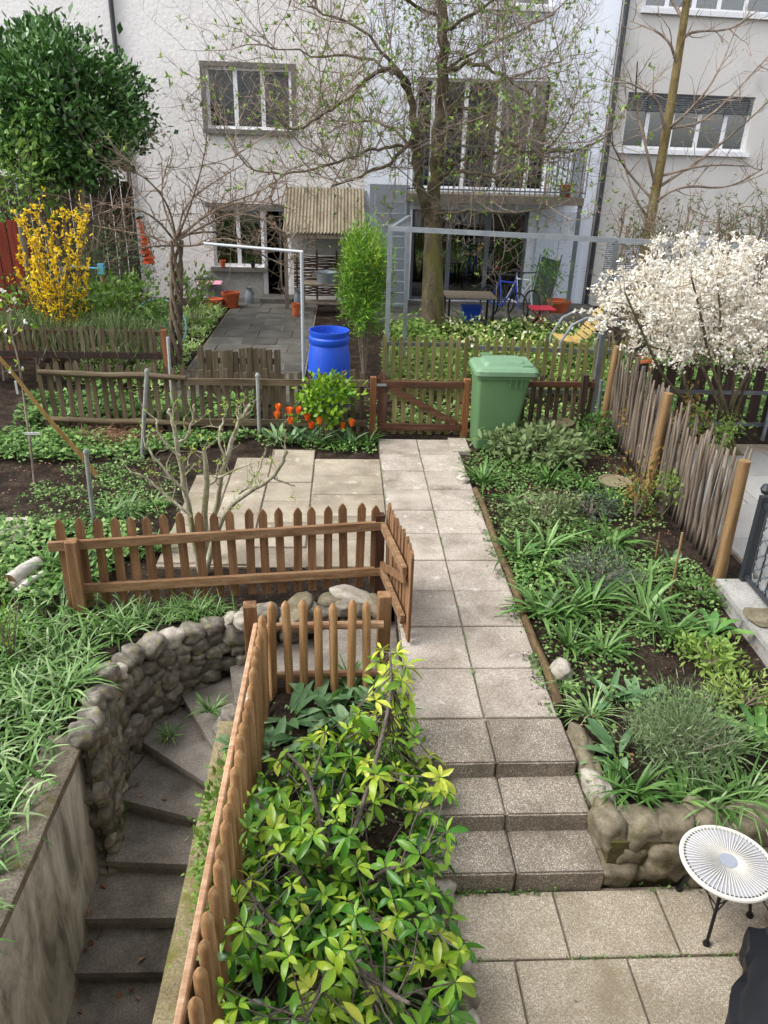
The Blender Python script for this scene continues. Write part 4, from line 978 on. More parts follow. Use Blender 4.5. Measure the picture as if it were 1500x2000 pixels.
pot(gp(1085, 858), .17, .2, .24, concp, 'round mossy stone planter right of the wheelie bin', 'stone_planter', 'planter')
pot(gp(1200, 950), .14, .18, .07, concp, 'low round stone basin in the soil by the paling fence', 'stone_basin', 'basin')
pot(gp(1022, 858), .12, .16, .1, concp, 'small clay bowl peeking out behind the bin', 'clay_bowl', 'bowl')
def can(px, py, r, h, lab, z=0):
    b = gp(px, py, z); t = thing('milk_can', lab, 'can', b)
    MB().lathe([(r, 0), (r, h*.6), (r*.65, h*.75), (r*.65, h*.9), (r*.8, h), (r*.7, h), (r*.6, h*.9)], 18, b).build('can_body', galv, t, True, 40)
    MB().tube([b+Vector((r*.6, 0, h*.8)), b+Vector((r*1.2, 0, h*.72)), b+Vector((r*1.0, 0, h*.5))], .012, 6).build('can_handle', galvd, t, True)
can(487, 592, .1, .36, 'grey zinc can against the house base left of the door')
can(581, 602, .08, .42, 'tall grey zinc bottle beside the narrow terracotta jug')
# potting bench with tub
pbn = thing('potting_bench', 'rough wooden potting bench under the lean-to shelter', 'bench', (-.45, 17.3, 0)); bt = .62
for i in range(4): MB().b2((-.95, 17.05+.13*i, bt), (.0, 17.17+.13*i, bt+.03)).build('board', greywood, pbn)
for (x, y) in ((-.9, 17.1), (-.05, 17.1), (-.9, 17.5), (-.05, 17.5)): MB().b2((x-.03, y-.03, 0), (x+.03, y+.03, bt)).build('leg', greywood, pbn)
for i in range(3): MB().b2((-.85, 17.08+.15*i, .22), (-.1, 17.2+.15*i, .25)).build('shelf_board', greywood, pbn)
tb = thing('zinc_tub', 'round zinc tub standing on the potting bench', 'tub', (-.4, 17.25, bt+.032))
MB().lathe([(.001, 0), (.19, 0), (.23, .22), (.245, .23), (.22, .22), (.18, .02)], 22, tb.location).build('tub_body', galv, tb, True, 40)
# ------------------------------------------------------------------ small garden furniture
pinkm = plain('pink_metal', '#e0a0b4', .5); redm = plain('red_metal', '#c8364a', .45); cyanm = plain('pale_cyan_wire', '#9cc9cf', .5)
def folding_table(base, w, d, h, mt, ml, lab):
    t = thing('folding_table', lab, 'table', base); b = Vector(base)
    MB().box(b+Vector((0, 0, h-.012)), (w, d, .024), rotm(0, 0, .06), .006).build('tabletop', mt, t)
    for y in (-d*.35, d*.35):
        for s in (-1, 1): MB().tube([b+Vector((-s*w*.4, y+.012*s, 0)), b+Vector((s*w*.4, y+.012*s, h-.03))], .011, 6).build('leg', ml, t, True)
    MB().tube([b+Vector((0, -d*.35, h*.48)), b+Vector((0, d*.35, h*.48))], .009, 6).build('crossbar', ml, t, True)
p = G(1052, 640); folding_table((p.x, p.y, 0), .52, .5, zz(1050, 600, p.y), redm, terra, 'red folding table among the flowers before the blue house')
p = G(412, 590); folding_table((p.x, p.y, 0), .55, .5, zz(412, 551, p.y), pinkm, galv, 'pink folding table under the lower window')
ch = thing('folding_chair', 'grey folding chair behind the pink table', 'chair', (G(395, 590).x, G(395, 590).y+.6, 0)); b = Vector(ch.location)
for s in (-.2, .2): MB().tube([b+Vector((s, -.2, 0)), b+Vector((s, .1, .45)), b+Vector((s, .22, .9))], .012, 6).build('frame_side', galv, ch, True)
for s in (-.2, .2): MB().tube([b+Vector((s, .25, 0)), b+Vector((s, -.2, .45))], .012, 6).build('leg', galv, ch, True)
MB().box(b+Vector((0, -.02, .45)), (.42, .4, .02)).build('seat', darkgrey, ch); MB().box(b+Vector((0, .18, .74)), (.42, .015, .28), rotm(-.3, 0, 0)).build('backrest', blindm, ch)
# round wire chair
wc = thing('wire_chair', 'pale cyan round wire garden chair left of the vine', 'chair', (W(305, 560, 12.7).x, 12.7, 0)); b = Vector(wc.location)
cc = b+Vector((0, 0, .62)); ring = [cc+Vector((.42*cos(2*pi*i/24), .12*sin(2*pi*i/24)*.3, .42*sin(2*pi*i/24))) for i in range(25)]
MB().tube(ring, .014, 6).build('rim', cyanm, wc, True)
for i in range(24):
    q = 2*pi*i/24; MB().tube([cc+Vector((.42*cos(q), .03*sin(q), .42*sin(q))), cc+Vector((.2*cos(q), .12, .2*sin(q)-.05)), cc+Vector((.05*cos(q), .17, -.08+.05*sin(q)))], .005, 4).build('wire', cyanm, wc)
for (x, y) in ((-.2, -.15), (.2, -.15), (0, .2)): MB().tube([b+Vector((x*1.3, y*1.3, 0)), b+Vector((x*.6, y*.6+.05, .36))], .012, 6).build('leg', blackm, wc, True)
# post with blue clamp and bar
bpst = thing('clothes_post', 'wooden post with blue clamp head left of wire chair', 'post', (W(207, 560, 13.6).x, 13.6, 0)); b = Vector(bpst.location); zt = zz(207, 525, 13.6)
MB().tube([b, b+Vector((-.04, 0, zt))], .03, 8).build('wooden_post', postw, bpst, True)
cb = plain('blue_clamp', '#5aa0c0', .5); MB().box(b+Vector((-.04, -.01, zt)), (.1, .09, .16)).build('clamp', cb, bpst); MB().tube([b+Vector((-.04, 0, zt)), b+Vector((-.62, .05, zt+.02))], .016, 8).build('arm', cb, bpst, True)
# wooden table before the blue house
p = G(918, 640); tz = zz(918, 578, p.y+.4); tw = thing('wooden_table', 'weathered slatted wooden table in front of the dark glazing', 'table', (p.x, p.y+.4, 0)); b = Vector(tw.location)
for i in range(7): MB().b2(b+Vector((-.52, -.42+.125*i, tz)), b+Vector((.52, -.31+.125*i, tz+.03))).build('slat', greywood, tw)
for (x, y) in ((-.46, -.38), (.46, -.38), (-.46, .36), (.46, .36)): MB().b2(b+Vector((x-.02, y-.02, 0)), b+Vector((x+.02, y+.02, tz))).build('leg', blackm, tw)
bc_ = thing('blue_crate', 'blue plastic crate under the weathered table', 'crate', b+Vector((.1, .25, 0))); q = Vector(bc_.location)
mb = MB(); loft(mb, [rrect(q.x-.17, q.x+.17, q.y-.12, q.y+.12, 0, .02), rrect(q.x-.2, q.x+.2, q.y-.15, q.y+.15, .3, .02), rrect(q.x-.21, q.x+.21, q.y-.16, q.y+.16, .31, .02), rrect(q.x-.21, q.x+.21, q.y-.16, q.y+.16, .34, .02)]); mb.build('crate_body', bluem, bc_)
# bicycles seen from the front
def bicycle(x, y, rz, fcol, lab):
    t = thing('bicycle', lab, 'bicycle', (x, y, 0), None, rz); tyr = blackm
    for wy, nm in ((-.52, 'front_wheel'), (.52, 'rear_wheel')):
        ringp = [Vector((0, wy+.33*cos(2*pi*i/28), .34+.33*sin(2*pi*i/28))) for i in range(29)]
        w = lp(MB().tube(ringp, .02, 7), nm, tyr, t, True)
        sp = MB()
        for i in range(12): q = 2*pi*i/12; sp.tube([(0, wy, .34), (0, wy+.31*cos(q), .34+.31*sin(q))], .002, 3)
        lp(sp, 'spokes', galv, w)
    fr = MB()
    for (a, b) in (((0, -.36, .86), (0, .18, .82)), ((0, -.38, .78), (0, .05, .32)), ((0, .05, .32), (0, .2, .95)), ((0, .05, .32), (0, .52, .34)), ((0, .18, .82), (0, .52, .34)), ((0, -.34, .98), (0, -.52, .34))): fr.tube([a, b], .017, 7)
    lp(fr, 'frame', fcol, t, True)
    lp(MB().tube([(-.32, -.28, 1.04), (-.1, -.36, 1.02), (.1, -.36, 1.02), (.32, -.28, 1.04)], .014, 7), 'handlebar', darkgrey, t, True)
    lp(MB().box((0, .22, .98), (.14, .26, .05), None, .015), 'saddle', blackm, t)
    lp(MB().tube([(-.1, .05, .2), (0, .05, .32), (.1, .05, .44)], .012, 6), 'pedals', darkgrey, t, True)
bicycle(W(985, 580, 16.7).x, 16.75, .45, plain('blue_frame', '#2f49a8', .35), 'dark bicycle with blue frame parked left of the other bicycle')
bicycle(W(1016, 575, 17.1).x, 17.15, .35, plain('white_frame', '#c9ccd2', .35), 'bicycle with white frame parked right beside the white wall')
# deck chair of steel hoops and wooden slats
dk = thing('deck_chair', 'deck chair with steel hoops and yellow wooden slats near blossom', 'chair', (W(1140, 640, 13.2).x, 13.2, 0)); b = Vector(dk.location)
tanw = woodm('tan_slat', ['#9a8148', '#b59a60', '#c2aa72'], sx=(.7, 9, 9))
for s in (-.32, .32):
    MB().tube([b+Vector((-.52, s, 0)), b+Vector((-.45, s, .45)), b+Vector((-.3, s, .72)), b+Vector((-.08, s, .84)), b+Vector((.2, s, .84)), b+Vector((.5, s, .8))], .022, 8).build('steel_hoop', galv, dk, True)
    MB().tube([b+Vector((.25, s, .8)), b+Vector((.1, s, .3)), b+Vector((-.02, s, 0))], .02, 8).build('steel_leg', galv, dk, True)
for i in range(9): MB().box(b+Vector((-.05+.055*i, 0, .42+.075*i)), (.02, .62, .07), rotm(0, .55, 0)).build('slat', tanw, dk)
for i in range(5): MB().box(b+Vector((-.1-.08*i, 0, .40+.01*i)), (.07, .62, .02)).build('slat', tanw, dk)
lc_ = thing('lounge_chair', 'dark green folded lounge chair leaning on the white wall', 'chair', (W(1065, 560, 17.9).x, 17.9, 0)); b = Vector(lc_.location)
dgm = plain('dark_green_fabric', '#39483f', .8); MB().box(b+Vector((.05, .25, .62)), (.45, .03, 1.1), rotm(-.35, .25, 0)).build('fabric', dgm, lc_)
for s in (-.25, .25): MB().tube([b+Vector((s-.12, 0, 0)), b+Vector((s+.18, .48, 1.22))], .014, 6).build('tube_frame', darkgrey, lc_, True)
# orange hanging decoration, rust red boards far left
orm = plain('orange_cloth', '#e0552a', .8); og = thing('orange_windsock', 'orange cloth windsock hanging by the white house wall', 'windsock', W(272, 425, 17))
rr = random.Random(3); b = Vector(og.location)
for i in range(9):
    z = -.0-.1*i; MB().lathe([(.02+.008*i, 0), (.045+.012*i, -.09), (.03+.01*i, -.1)], 8, b+Vector((.03*i*.5+rr.uniform(-.03, .03), 0, z))).build('ring', orm, og, True)
MB().tube([b, b+Vector((0, .3, 2.0))], .004, 4).build('cord', darkgrey, og)
rf = thing('red_board_screen', 'rust red and dark board screen at the far left edge', 'screen', (-5.3, 12.9, 0))
rustb = woodm('rust_red_board', ['#5a2418', '#752f20', '#8a3d2a']); z1 = zz(20, 430, 12.9)
for i in range(6): MB().b2((-5.9+.17*i, 12.9, 0), (-5.75+.17*i, 12.93, z1+RNG.uniform(-.04, .02))).build('board', rustb, rf)
MB().tube([(-4.95, 12.82, 0), (-4.98, 12.82, z1+.1)], .05, 8).build('post', greywood, rf, True)
df_ = thing('dark_plank_fence', 'tall dark plank fence under the laurel at the far left', 'fence', (-6, 16.6, 0)); z1 = zz(30, 345, 16.6)
for i in range(22): MB().b2((-8.6+.2*i, 16.6, 0), (-8.42+.2*i, 16.63, z1+RNG.uniform(-.05, .03))).build('plank', darkfw, df_)
# birch logs, heap of dry stalks, tags
birch = surf('birch_bark', ['#b9b4aa', '#cfcac1'], scale=6, fine=30, finefac=.2, stretch=(1, 1, 1), patch=[('#3a342d', 9, .62, .68)])
endg = plain('log_end', '#6a4f35', .9)
lgp = G(20, 1135, .07); lgq = G(75, 1098, .07); lt_ = thing('birch_log', 'birch log lying in the left bed behind the picket fence', 'log', (lgp.x, lgp.y, 0))
d_ = (lgq-lgp).normalized(); MB().tube([lgp, lgp.lerp(lgq, .5)+Vector((0, 0, .01)), lgq], [.062, .06, .055], 14, False).build('bark', birch, lt_, True)
for (p, s) in ((lgp, 1), (lgq, -1)): MB().tube([p, p+d_*.004*s], .06, 14).build('cut_end', endg, lt_)
for k, (a, b, c, e) in enumerate(((5, 1150, 60, 1135), (30, 1160, 85, 1120))):
    p = G(a, b, .03); q = G(c, e, .03); tag(MB().tube([p, p.lerp(q, .5)+Vector((0, 0, .01)), q], [.035, .034, .028], 9).build('branch_log', birch, None, True, 40, p), ('thin pale branch lying left of the birch log', 'thin pale branch lying right below the birch log')[k], 'log')
tagm = plain('white_label', '#e4e4e2', .5)
def plant_tag(px, py, Y, w, h, rz, lab): tag(objm('plant_tag', MB().box((0, 0, 0), (w, .004, h)).mesh('plant_tag', tagm), None, None, W(px, py, Y), (.2, 0, rz)), lab, 'tag')
plant_tag(63, 847, 7.5, .15, .03, .1, 'white plant tag tied to the young tree trunk')
plant_tag(32, 757, 7.3, .02, .14, .4, 'white plant tag hanging from the bamboo pole')
# ------------------------------------------------------------------ acapulco side table
corm = plain('white_cord', '#d9d6cd', .55); topg = NT('frosted_glass'); setv(topg, .12, .6); topg.b.inputs['Base Color'].default_value = C('#a9a9b2')
sdt = thing('side_table', 'round white corded side table with glass top and black legs', 'table', (1.98, 2.74, TZ)); b = Vector((1.975, 2.715, 0.05))
tilt_ = rotm(.0, .0, 0)
MB().lathe([(.001, .0), (.205, .0), (.205, .006), (.001, .006)], 48, b).build('glass_top', topg.m, sdt, True, 40)
for zr, rr_ in ((.0, .225), (-.07, .15)):
    ringp = [b+Vector((rr_*cos(2*pi*i/48), rr_*sin(2*pi*i/48), zr)) for i in range(49)]; MB().tube(ringp, .012 if zr == 0 else .008, 8).build('ring', corm if zr == 0 else blackm, sdt, True)
cg = MB().tube([(.045, 0, .012), (.13, 0, .011), (.218, 0, .008), (.232, 0, -.004), (.15, 0, -.07)], .0028, 5).mesh('cord', corm, True)
for i in range(64): objm('cord', cg, None, sdt, b-Vector(sdt.location), (0, 0, 2*pi*i/64))
MB().lathe([(.001, .012), (.045, .012), (.045, .016), (.001, .016)], 24, b).build('hub', plain('grey_hub', '#9aa0ab', .4), sdt)
feet = [Vector((1.885, 2.565, TZ)), Vector((2.19, 2.72, TZ)), Vector((1.87, 2.89, TZ))]; ctr = Vector((1.975, 2.715, 0))
for f in feet:
    o_ = Vector((ctr.x+(f.x-ctr.x)*.62, ctr.y+(f.y-ctr.y)*.62, -.02)); MB().tube([f+Vector((0, 0, .02)), o_], .009, 8).build('leg', blackm, sdt, True); MB().lathe([(.018, 0), (.02, .015), (.012, .03)], 10, f).build('foot', blackm, sdt, True)
    a_ = f.lerp(o_, .55)
    for g in feet:
        if g is not f: MB().tube([a_, ctr.lerp(g, .35)+Vector((0, 0, -.07))], .004, 5).build('brace', blackm, sdt)
# ------------------------------------------------------------------ seated person at the right corner (mostly outside the frame) on a dark chair
skinm = plain('skin', '#c49a86', .55, .35); cloth = surf('black_fabric', ['#14161b', '#1e2128'], scale=5, fine=90, finefac=.1, rough=.48, spec=.45, bump=.15, bdist=.004, bscale=30, objvar=0)
def skinned(name, verts, edges, rad, mat, parent, sub=2):
    me = bpy.data.meshes.new(name); me.from_pydata([tuple(Vector(v)-Vector(parent.location)) for v in verts], edges, []); o = objm(name, me, mat, parent)
    md = o.modifiers.new('skin', 'SKIN'); sv = me.skin_vertices[0].data
    for i, r in enumerate(rad): sv[i].radius = (r, r) if not hasattr(r, '__len__') else r
    sv[0].use_root = True; md.use_smooth_shade = True
    s_ = o.modifiers.new('sub', 'SUBSURF'); s_.levels = sub; s_.render_levels = sub; return o
chr_ = thing('garden_chair', 'dark garden chair under the seated person at bottom right', 'chair', (1.88, 1.15, TZ)); b = Vector(chr_.location)
MB().box(b+Vector((0, 0, .40)), (.5, .46, .03), None, .008).build('seat', blackm, chr_); MB().box(b+Vector((0, -.24, .68)), (.48, .03, .5), rotm(.15, 0, 0), .008).build('backrest', blackm, chr_)
for (x, y) in ((-.22, -.2), (.22, -.2), (-.22, .2), (.22, .2)): MB().tube([b+Vector((x, y, 0)), b+Vector((x*.95, y*.95, .4))], .013, 8).build('leg', blackm, chr_, True)
hp = Vector((1.88, 1.1, TZ+.5)); psn = thing('person', 'person in wide black trousers sitting at the bottom right corner', 'person', (1.9, 1.6, TZ))
V_ = [hp, hp+Vector((0, -.03, .2)), hp+Vector((0, -.02, .42)), hp+Vector((0, 0, .55)), hp+Vector((0, .03, .66)), hp+Vector((0, .04, .78)), hp+Vector((0, .05, .86))]
E_ = [(i, i+1) for i in range(6)]; R_l = [.13, .12, .13, .06, .065, .095, .07]
def chain(start, pts, rads):
    k = start
    for p, r in zip(pts, rads): V_.append(Vector(p)); E_.append((k, len(V_)-1)); R_l.append(r); k = len(V_)-1
    return k
kL, aL = Vector((1.70, 1.80, .08)), Vector((2.27, 2.56, TZ+.09))
for s, kn, an in ((-1, kL, aL), (1, Vector((2.1, 1.62, .1)), Vector((2.3, 2.35, TZ+.09)))):
    chain(0, [hp+Vector((s*.1, .05, -.01)), kn, kn.lerp(an, .4), an, an+Vector((.02, .06, -.045)), an+Vector((.03, .17, -.075))], [.09, .065, .06, .04, .04, .026])
    chain(2, [hp+Vector((s*.2, -.02, .45)), hp+Vector((s*.27, .05, .2)), hp+Vector((s*.2, .28, .1)), hp+Vector((s*.17, .36, .09))], [.05, .043, .033, .03])
skinned('body', V_, E_, R_l, skinm, psn)
def trouser(pts, rads, name, ns=26, seed=0):
    """loose trouser leg: a tube with crisp folds"""
    P_ = smooth_poly(pts, 2); k = len(P_); mb = MB(); rr = np.interp(np.linspace(0, 1, k), np.linspace(0, 1, len(rads)), rads)
    a = Vector((0, 0, 1))
    for i, p in enumerate(P_):
        t = (P_[min(i+1, k-1)]-P_[max(i-1, 0)]).normalized(); a = (a-t*a.dot(t)).normalized(); b = t.cross(a)
        for j in range(ns):
            q = 2*pi*j/ns; f = 1+.42*(abs(noise.fractal(Vector((cos(q)*1.6+seed, sin(q)*1.6, i*.42)), 1, 2, 3))-.25)+.12*noise.noise(Vector((cos(q)*3, sin(q)*3+seed, i*.9)))
            mb.v.append(tuple(p+(a*cos(q)+b*sin(q))*rr[i]*f))
    for i in range(k-1):
        for j in range(ns): mb.f.append((i*ns+j, i*ns+(j+1) % ns, (i+1)*ns+(j+1) % ns, (i+1)*ns+j))
    return mb.build(name, cloth, psn, True, 22)
kR, aR = Vector((2.1, 1.62, .1)), Vector((2.3, 2.35, TZ+.09))
trouser([hp+Vector((-.06, -.12, .0)), hp+Vector((-.1, .1, 0)), kL-Vector((.0, .12, -.0)), kL+Vector((.02, .05, -.04)), kL.lerp(aL, .45), kL.lerp(aL, .74)+Vector((0, 0, .0))], [.14, .14, .135, .135, .14, .15], 'trouser_leg', 26, 1)
trouser([hp+Vector((.06, -.12, 0)), hp+Vector((.1, .1, 0)), kR-Vector((0, .1, 0)), kR+Vector((.02, .05, -.04)), kR.lerp(aR, .45), kR.lerp(aR, .8)], [.14, .14, .13, .12, .12, .13], 'trouser_leg', 26, 7)
skinned('shirt', [hp+Vector((0, -.03, .16)), hp+Vector((0, -.03, .3)), hp+Vector((0, -.02, .46)), hp+Vector((-.2, -.02, .46)), hp+Vector((-.25, .03, .3)), hp+Vector((.2, -.02, .46)), hp+Vector((.25, .03, .3))], [(0, 1), (1, 2), (2, 3), (3, 4), (2, 5), (5, 6)], [.15, .145, .13, .07, .06, .07, .06], cloth, psn)
skinned('hair', [hp+Vector((0, .0, .86)), hp+Vector((0, .02, .92)), hp+Vector((0, -.03, .78))], [(0, 1), (0, 2)], [.1, .07, .07], plain('hair', '#3a2a1e', .6), psn)
# ------------------------------------------------------------------ leaf materials
LM = leafmat
m_strap = LM('strap_leaf', ['#2f5020', '#4a7030', '#6f9650', '#a5bd88'], rough=.33, transl=.2)  # greens lightened so the colour carries the leaves' specular glimmer
m_broad = LM('broad_leaf', ['#2f5a2c', '#47763c', '#6c9a4c', '#8fb163'], rough=.45)
m_blue = LM('bluegreen_leaf', ['#4a6e44', '#6a915f', '#9ab88c'], rough=.5)
m_cover = LM('ground_cover_leaf', ['#345424', '#4f7735', '#74994e', '#9bb672'], rough=.55)
m_laurel = LM('laurel_leaf', ['#2a4a22', '#42692f', '#628b46', '#9ab582'], rough=.33, spec=.5, transl=.12)
m_bright = LM('bright_leaf', ['#3b6a14', '#5c8a1f', '#86a92e', '#b9c64a'], rough=.4, transl=.3)
m_fresh = LM('fresh_leaf', ['#3f6428', '#688a3a', '#8fab52', '#afc172'], rough=.5, transl=.3)
m_grey = LM('grey_leaf', ['#3e4a3a', '#5f6b5a', '#848c7e'], rough=.7)
m_sage = LM('sage_leaf', ['#44562f', '#667a4a', '#8b9c6c'], rough=.6)
m_rosem = LM('rosemary_leaf', ['#34482b', '#52683f', '#788e60', '#9fb08a'], rough=.55, transl=.1)
m_yellow = LM('forsythia_flower', ['#e3b810', '#f2d020', '#fbe245'], rough=.6, transl=.3)
m_white = LM('white_blossom', ['#9a8062', '#d2c6ae', '#eae5d8', '#f3f0e8'], rough=.6, transl=.25)
m_orange = LM('tulip_petal', ['#d9480a', '#ef6a1a', '#f58a2e'], rough=.45, transl=.25)
m_dry = LM('dry_leaf', ['#5b3a26', '#8a6448', '#a98a72'], rough=.8, transl=.1)
m_red = LM('reddish_leaf', ['#6b3a22', '#7d6a30', '#6b8a3c'], rough=.5)
m_hedge = LM('broom_leaf', ['#3e6a1c', '#5f8f27', '#83ac3a', '#b3b83c'], rough=.5, transl=.25)
def barkmat(name, cols, patch=None): return surf(name, cols, scale=7, fine=50, finefac=.35, stretch=(1, 1, .35), rough=.95, spec=.1, bump=.8, bdist=.012, bscale=18, objvar=.1, patch=patch)
bk_pear = barkmat('pear_bark', ['#453e33', '#625848', '#7b7160'], [('#6a6a38', 4, .5, .68)])
bk_bare = barkmat('olive_bark', ['#5f5236', '#7c6e4a', '#8d8060'])
bk_twig = barkmat('twig_bark', ['#6a5d52', '#8a7c70', '#a5978a'])
bk_vine = barkmat('vine_bark', ['#5a4c40', '#796a5b', '#8f8172'])
bk_pale = barkmat('pale_bark', ['#8f876c', '#aaa48c', '#bcb7a6'], [('#7d7a45', 6, .55, .72)])
bk_grey = barkmat('grey_stem', ['#4e4640', '#6a615a', '#7d756d'])

# ------------------------------------------------------------------ strap-leaved clumps
def strapmesh(seed, n, L, Wd, mat, el=(.75, 1.35), bend=(.35, 1.0), tint=(.1, .9), prof='strap', rad=.05, fold=.18):
    g = np.random.default_rng(seed); az = g.random(n)*2*pi; e = el[0]+(el[1]-el[0])*g.random(n)
    D = np.stack([np.cos(az)*np.cos(e), np.sin(az)*np.cos(e), np.sin(e)], 1); out = np.stack([np.cos(az), np.sin(az), 0*az], 1)
    P = out*(g.random((n, 1))**.5)*rad; N = np.array([0, 0, 1.0]) - out*.4 + g.normal(size=(n, 3))*.15
    Ls = L*(.65+.5*g.random(n)); bd = bend[0]+(bend[1]-bend[0])*g.random(n)
    lb = LB(); lb.add(P, D, N, Ls, Wd*(.75+.5*g.random(n)), tint[0]+(tint[1]-tint[0])*g.random(n), prof=prof, bend=bd, fold=fold); return lb.mesh('foliage', mat)
SV = {'dark': [strapmesh(30+i, 34, .30, .022, m_strap, tint=(.05, .75)) for i in range(5)],
      'light': [strapmesh(40+i, 14, .30, .036, m_broad, tint=(.35, 1), el=(.55, 1.3)) for i in range(3)],
      'grass': [strapmesh(50+i, 60, .26, .009, m_strap, tint=(.3, 1.0), el=(.6, 1.4), bend=(.4, 1.2), fold=0) for i in range(4)],
      'broad': [strapmesh(60+i, 9, .20, .055, m_blue, tint=(.1, 1), el=(.5, 1.3), bend=(.1, .7), prof='broad') for i in range(4)],
      'broadl': [strapmesh(70+i, 15, .27, .06, m_broad, tint=(.2, .95), el=(.45, 1.3), bend=(.3, .9), prof='broad') for i in range(3)]}
rgp = random.Random(77)
def clump(px, py, kind, s, lab, group=None, z=-.02, name='strap_leaf_plant', cat='plant', xyz=None):
    p = xyz or G(px, py, z); o = objm(name, rgp.choice(SV[kind]), None, None, p, (rgp.uniform(-.08, .08), rgp.uniform(-.08, .08), rgp.uniform(0, 6.3)), s*rgp.uniform(.95, 1.06)); return tag(o, lab, cat, group)
RB = [(940, 945, 'dark', 1.15, 'strap-leaved clump at the path edge by the pale path stone'), (1073, 945, 'dark', .95, 'strap-leaved clump directly below the leafy peony mound'),
 (1137, 955, 'dark', .8, 'strap-leaved clump left of the low stone basin'), (1000, 992, 'dark', .9, 'strap-leaved clump left of the sage green mound'),
 (1013, 1090, 'dark', 1.1, 'strap-leaved clump nearest the path below the sage mound'), (1067, 1070, 'dark', 1.1, 'tall strap-leaved clump right behind the bright arching clump'),
 (1052, 1120, 'light', .95, 'bright green arching clump with broad drooping leaves'), (1193, 1070, 'dark', 1.15, 'isolated strap-leaved clump on dark soil right of bed middle'),
 (1193, 985, 'dark', .7, 'small strap-leaved clump under the stone basin'), (1060, 1205, 'dark', 1.05, 'strap-leaved clump beside the log edging in mid bed'),
 (1105, 1205, 'dark', .95, 'strap-leaved clump just right of the mid bed edging clump'), (1150, 1190, 'dark', 1.15, 'strap-leaved clump below the grey santolina'),
 (1257, 1195, 'dark', 1.15, 'upright strap-leaved clump near bed centre by the grassy tuft'), (1110, 1265, 'dark', .75, 'small strap-leaved clump above the tan edging stone'),
 (1177, 1272, 'dark', .85, 'small strap-leaved clump right of the tan edging stone'), (1273, 1225, 'grass', .8, 'thin pale grassy tuft in the bed centre'),
 (1310, 1245, 'dark', .95, 'strap-leaved clump left of the big glossy lily'), (1262, 1130, 'grass', .9, 'wispy grass tuft between the stakes and santolina'),
 (1390, 1240, 'broadl', 1.0, 'big light green glossy lily clump near the kerb'), (1312, 1105, 'broad', .7, 'small blue-green shoot between the two plant stakes'),
 (1189, 1365, 'broad', .85, 'single broad blue-green leaf cluster left of rosemary top'), (1241, 1372, 'broad', .9, 'broad-leaved shoot touching the rosemary top left'),
 (1154, 1400, 'grass', .8, 'fine grass tuft by the path above the steps'), (1206, 1478, 'broad', 1.15, 'broad blue-green leaves hanging by the top step'),
 (1195, 1545, 'grass', .7, 'pale striped grass hanging over the retaining wall corner'), (1240, 1550, 'dark', .7, 'small dark clump below the broad blue-green leaves'), (1329, 1565, 'light', .7, 'strap plant with few wide leaves below rosemary'),
 (1392, 1570, 'grass', 1.05, 'grass tuft behind the side table'), (1451, 1565, 'grass', 1.15, 'larger grass tuft above the side table rim'), (1482, 1455, 'light', 1.1, 'light arching strap plant at right edge beside rosemary'),
 (1100, 1340, 'grass', .5, 'tiny grass tuft growing at the path corner slab'), (1415, 1470, 'grass', .8, 'grass tuft at the right foot of the rosemary')]
for (px, py, k, s, lab) in RB: clump(px, py, k, s*1.14, lab, 'clumps in the right flower bed')
# left bank above the cellar wall
LBk = [(137, 1345, 'grass', 1.2, 'bright grassy clump above the rubble wall bend'), (150, 1130, 'dark', 1.25, 'tall dark strap clump left of the picket fence end post'), (120, 1190, 'dark', 1.2, 'strap clump below the picket fence end post'),
 (95, 1110, 'dark', 1.0, 'strap clump between birch log and fence post'), (230, 1090, 'dark', .9, 'strap clump behind the third picket of the brown fence'), (265, 1060, 'broad', 1.0, 'striped broad leaves behind the brown picket fence'),
 (305, 1075, 'dark', .9, 'strap clump behind the middle left pickets'), (250, 1000, 'grass', .9, 'pale grass tuft behind the picket fence by the grey post'), (300, 985, 'grass', .9, 'silvery grass tuft beside the pruned shrub'), (215, 1010, 'dark', .9, 'strap clump at the foot of the grey post')]
for (px, py, k, s, lab) in LBk: clump(px, py, k, s, lab, 'clumps in the left bed')
def strap_mass(name, lab, poly, n, L, Wd, mat, zf=lambda x, y: -.02, tint=(.1, 1), el=(.6, 1.4), bend=(.3, 1.1), prof='strap', clump_=7, rad=.04, fold=0):
    xs_ = [p[0] for p in poly]; ys_ = [p[1] for p in poly]; P = []; k = 0
    while len(P) < n:
        x, y = NR.uniform(min(xs_), max(xs_)), NR.uniform(min(ys_), max(ys_))
        if not inpoly(x, y, poly): continue
        for _ in range(clump_): P.append((x+NR.normal()*rad, y+NR.normal()*rad, zf(x, y)))
    P = np.array(P[:n]); az = NR.random(n)*2*pi; e = el[0]+(el[1]-el[0])*NR.random(n)
    D = np.stack([np.cos(az)*np.cos(e), np.sin(az)*np.cos(e), np.sin(e)], 1); out = np.stack([np.cos(az), np.sin(az), 0*az], 1)
    lb = LB(); lb.add(P, D, np.array([0, 0, 1.]) - out*.4, L*(.5+.7*NR.random(n)), Wd*(.7+.6*NR.random(n)), tint[0]+(tint[1]-tint[0])*NR.random(n), prof=prof, bend=bend[0]+(bend[1]-bend[0])*NR.random(n), fold=fold)
    return tag(lb.build(name, mat), lab, None, None, 'stuff')
strap_mass('bank_foliage', 'dense arching strap leaves on the bank above cellar stairs', [(-1.72, 1.2), (-1.74, 3.7), (-1.8, 4.3), (-1.7, 4.72), (-1.4, 5.02), (-1.9, 5.1), (-3.2, 5.0), (-3.6, 1.2)], 6500, .25, .015, m_strap, tint=(.15, 1), fold=.0)
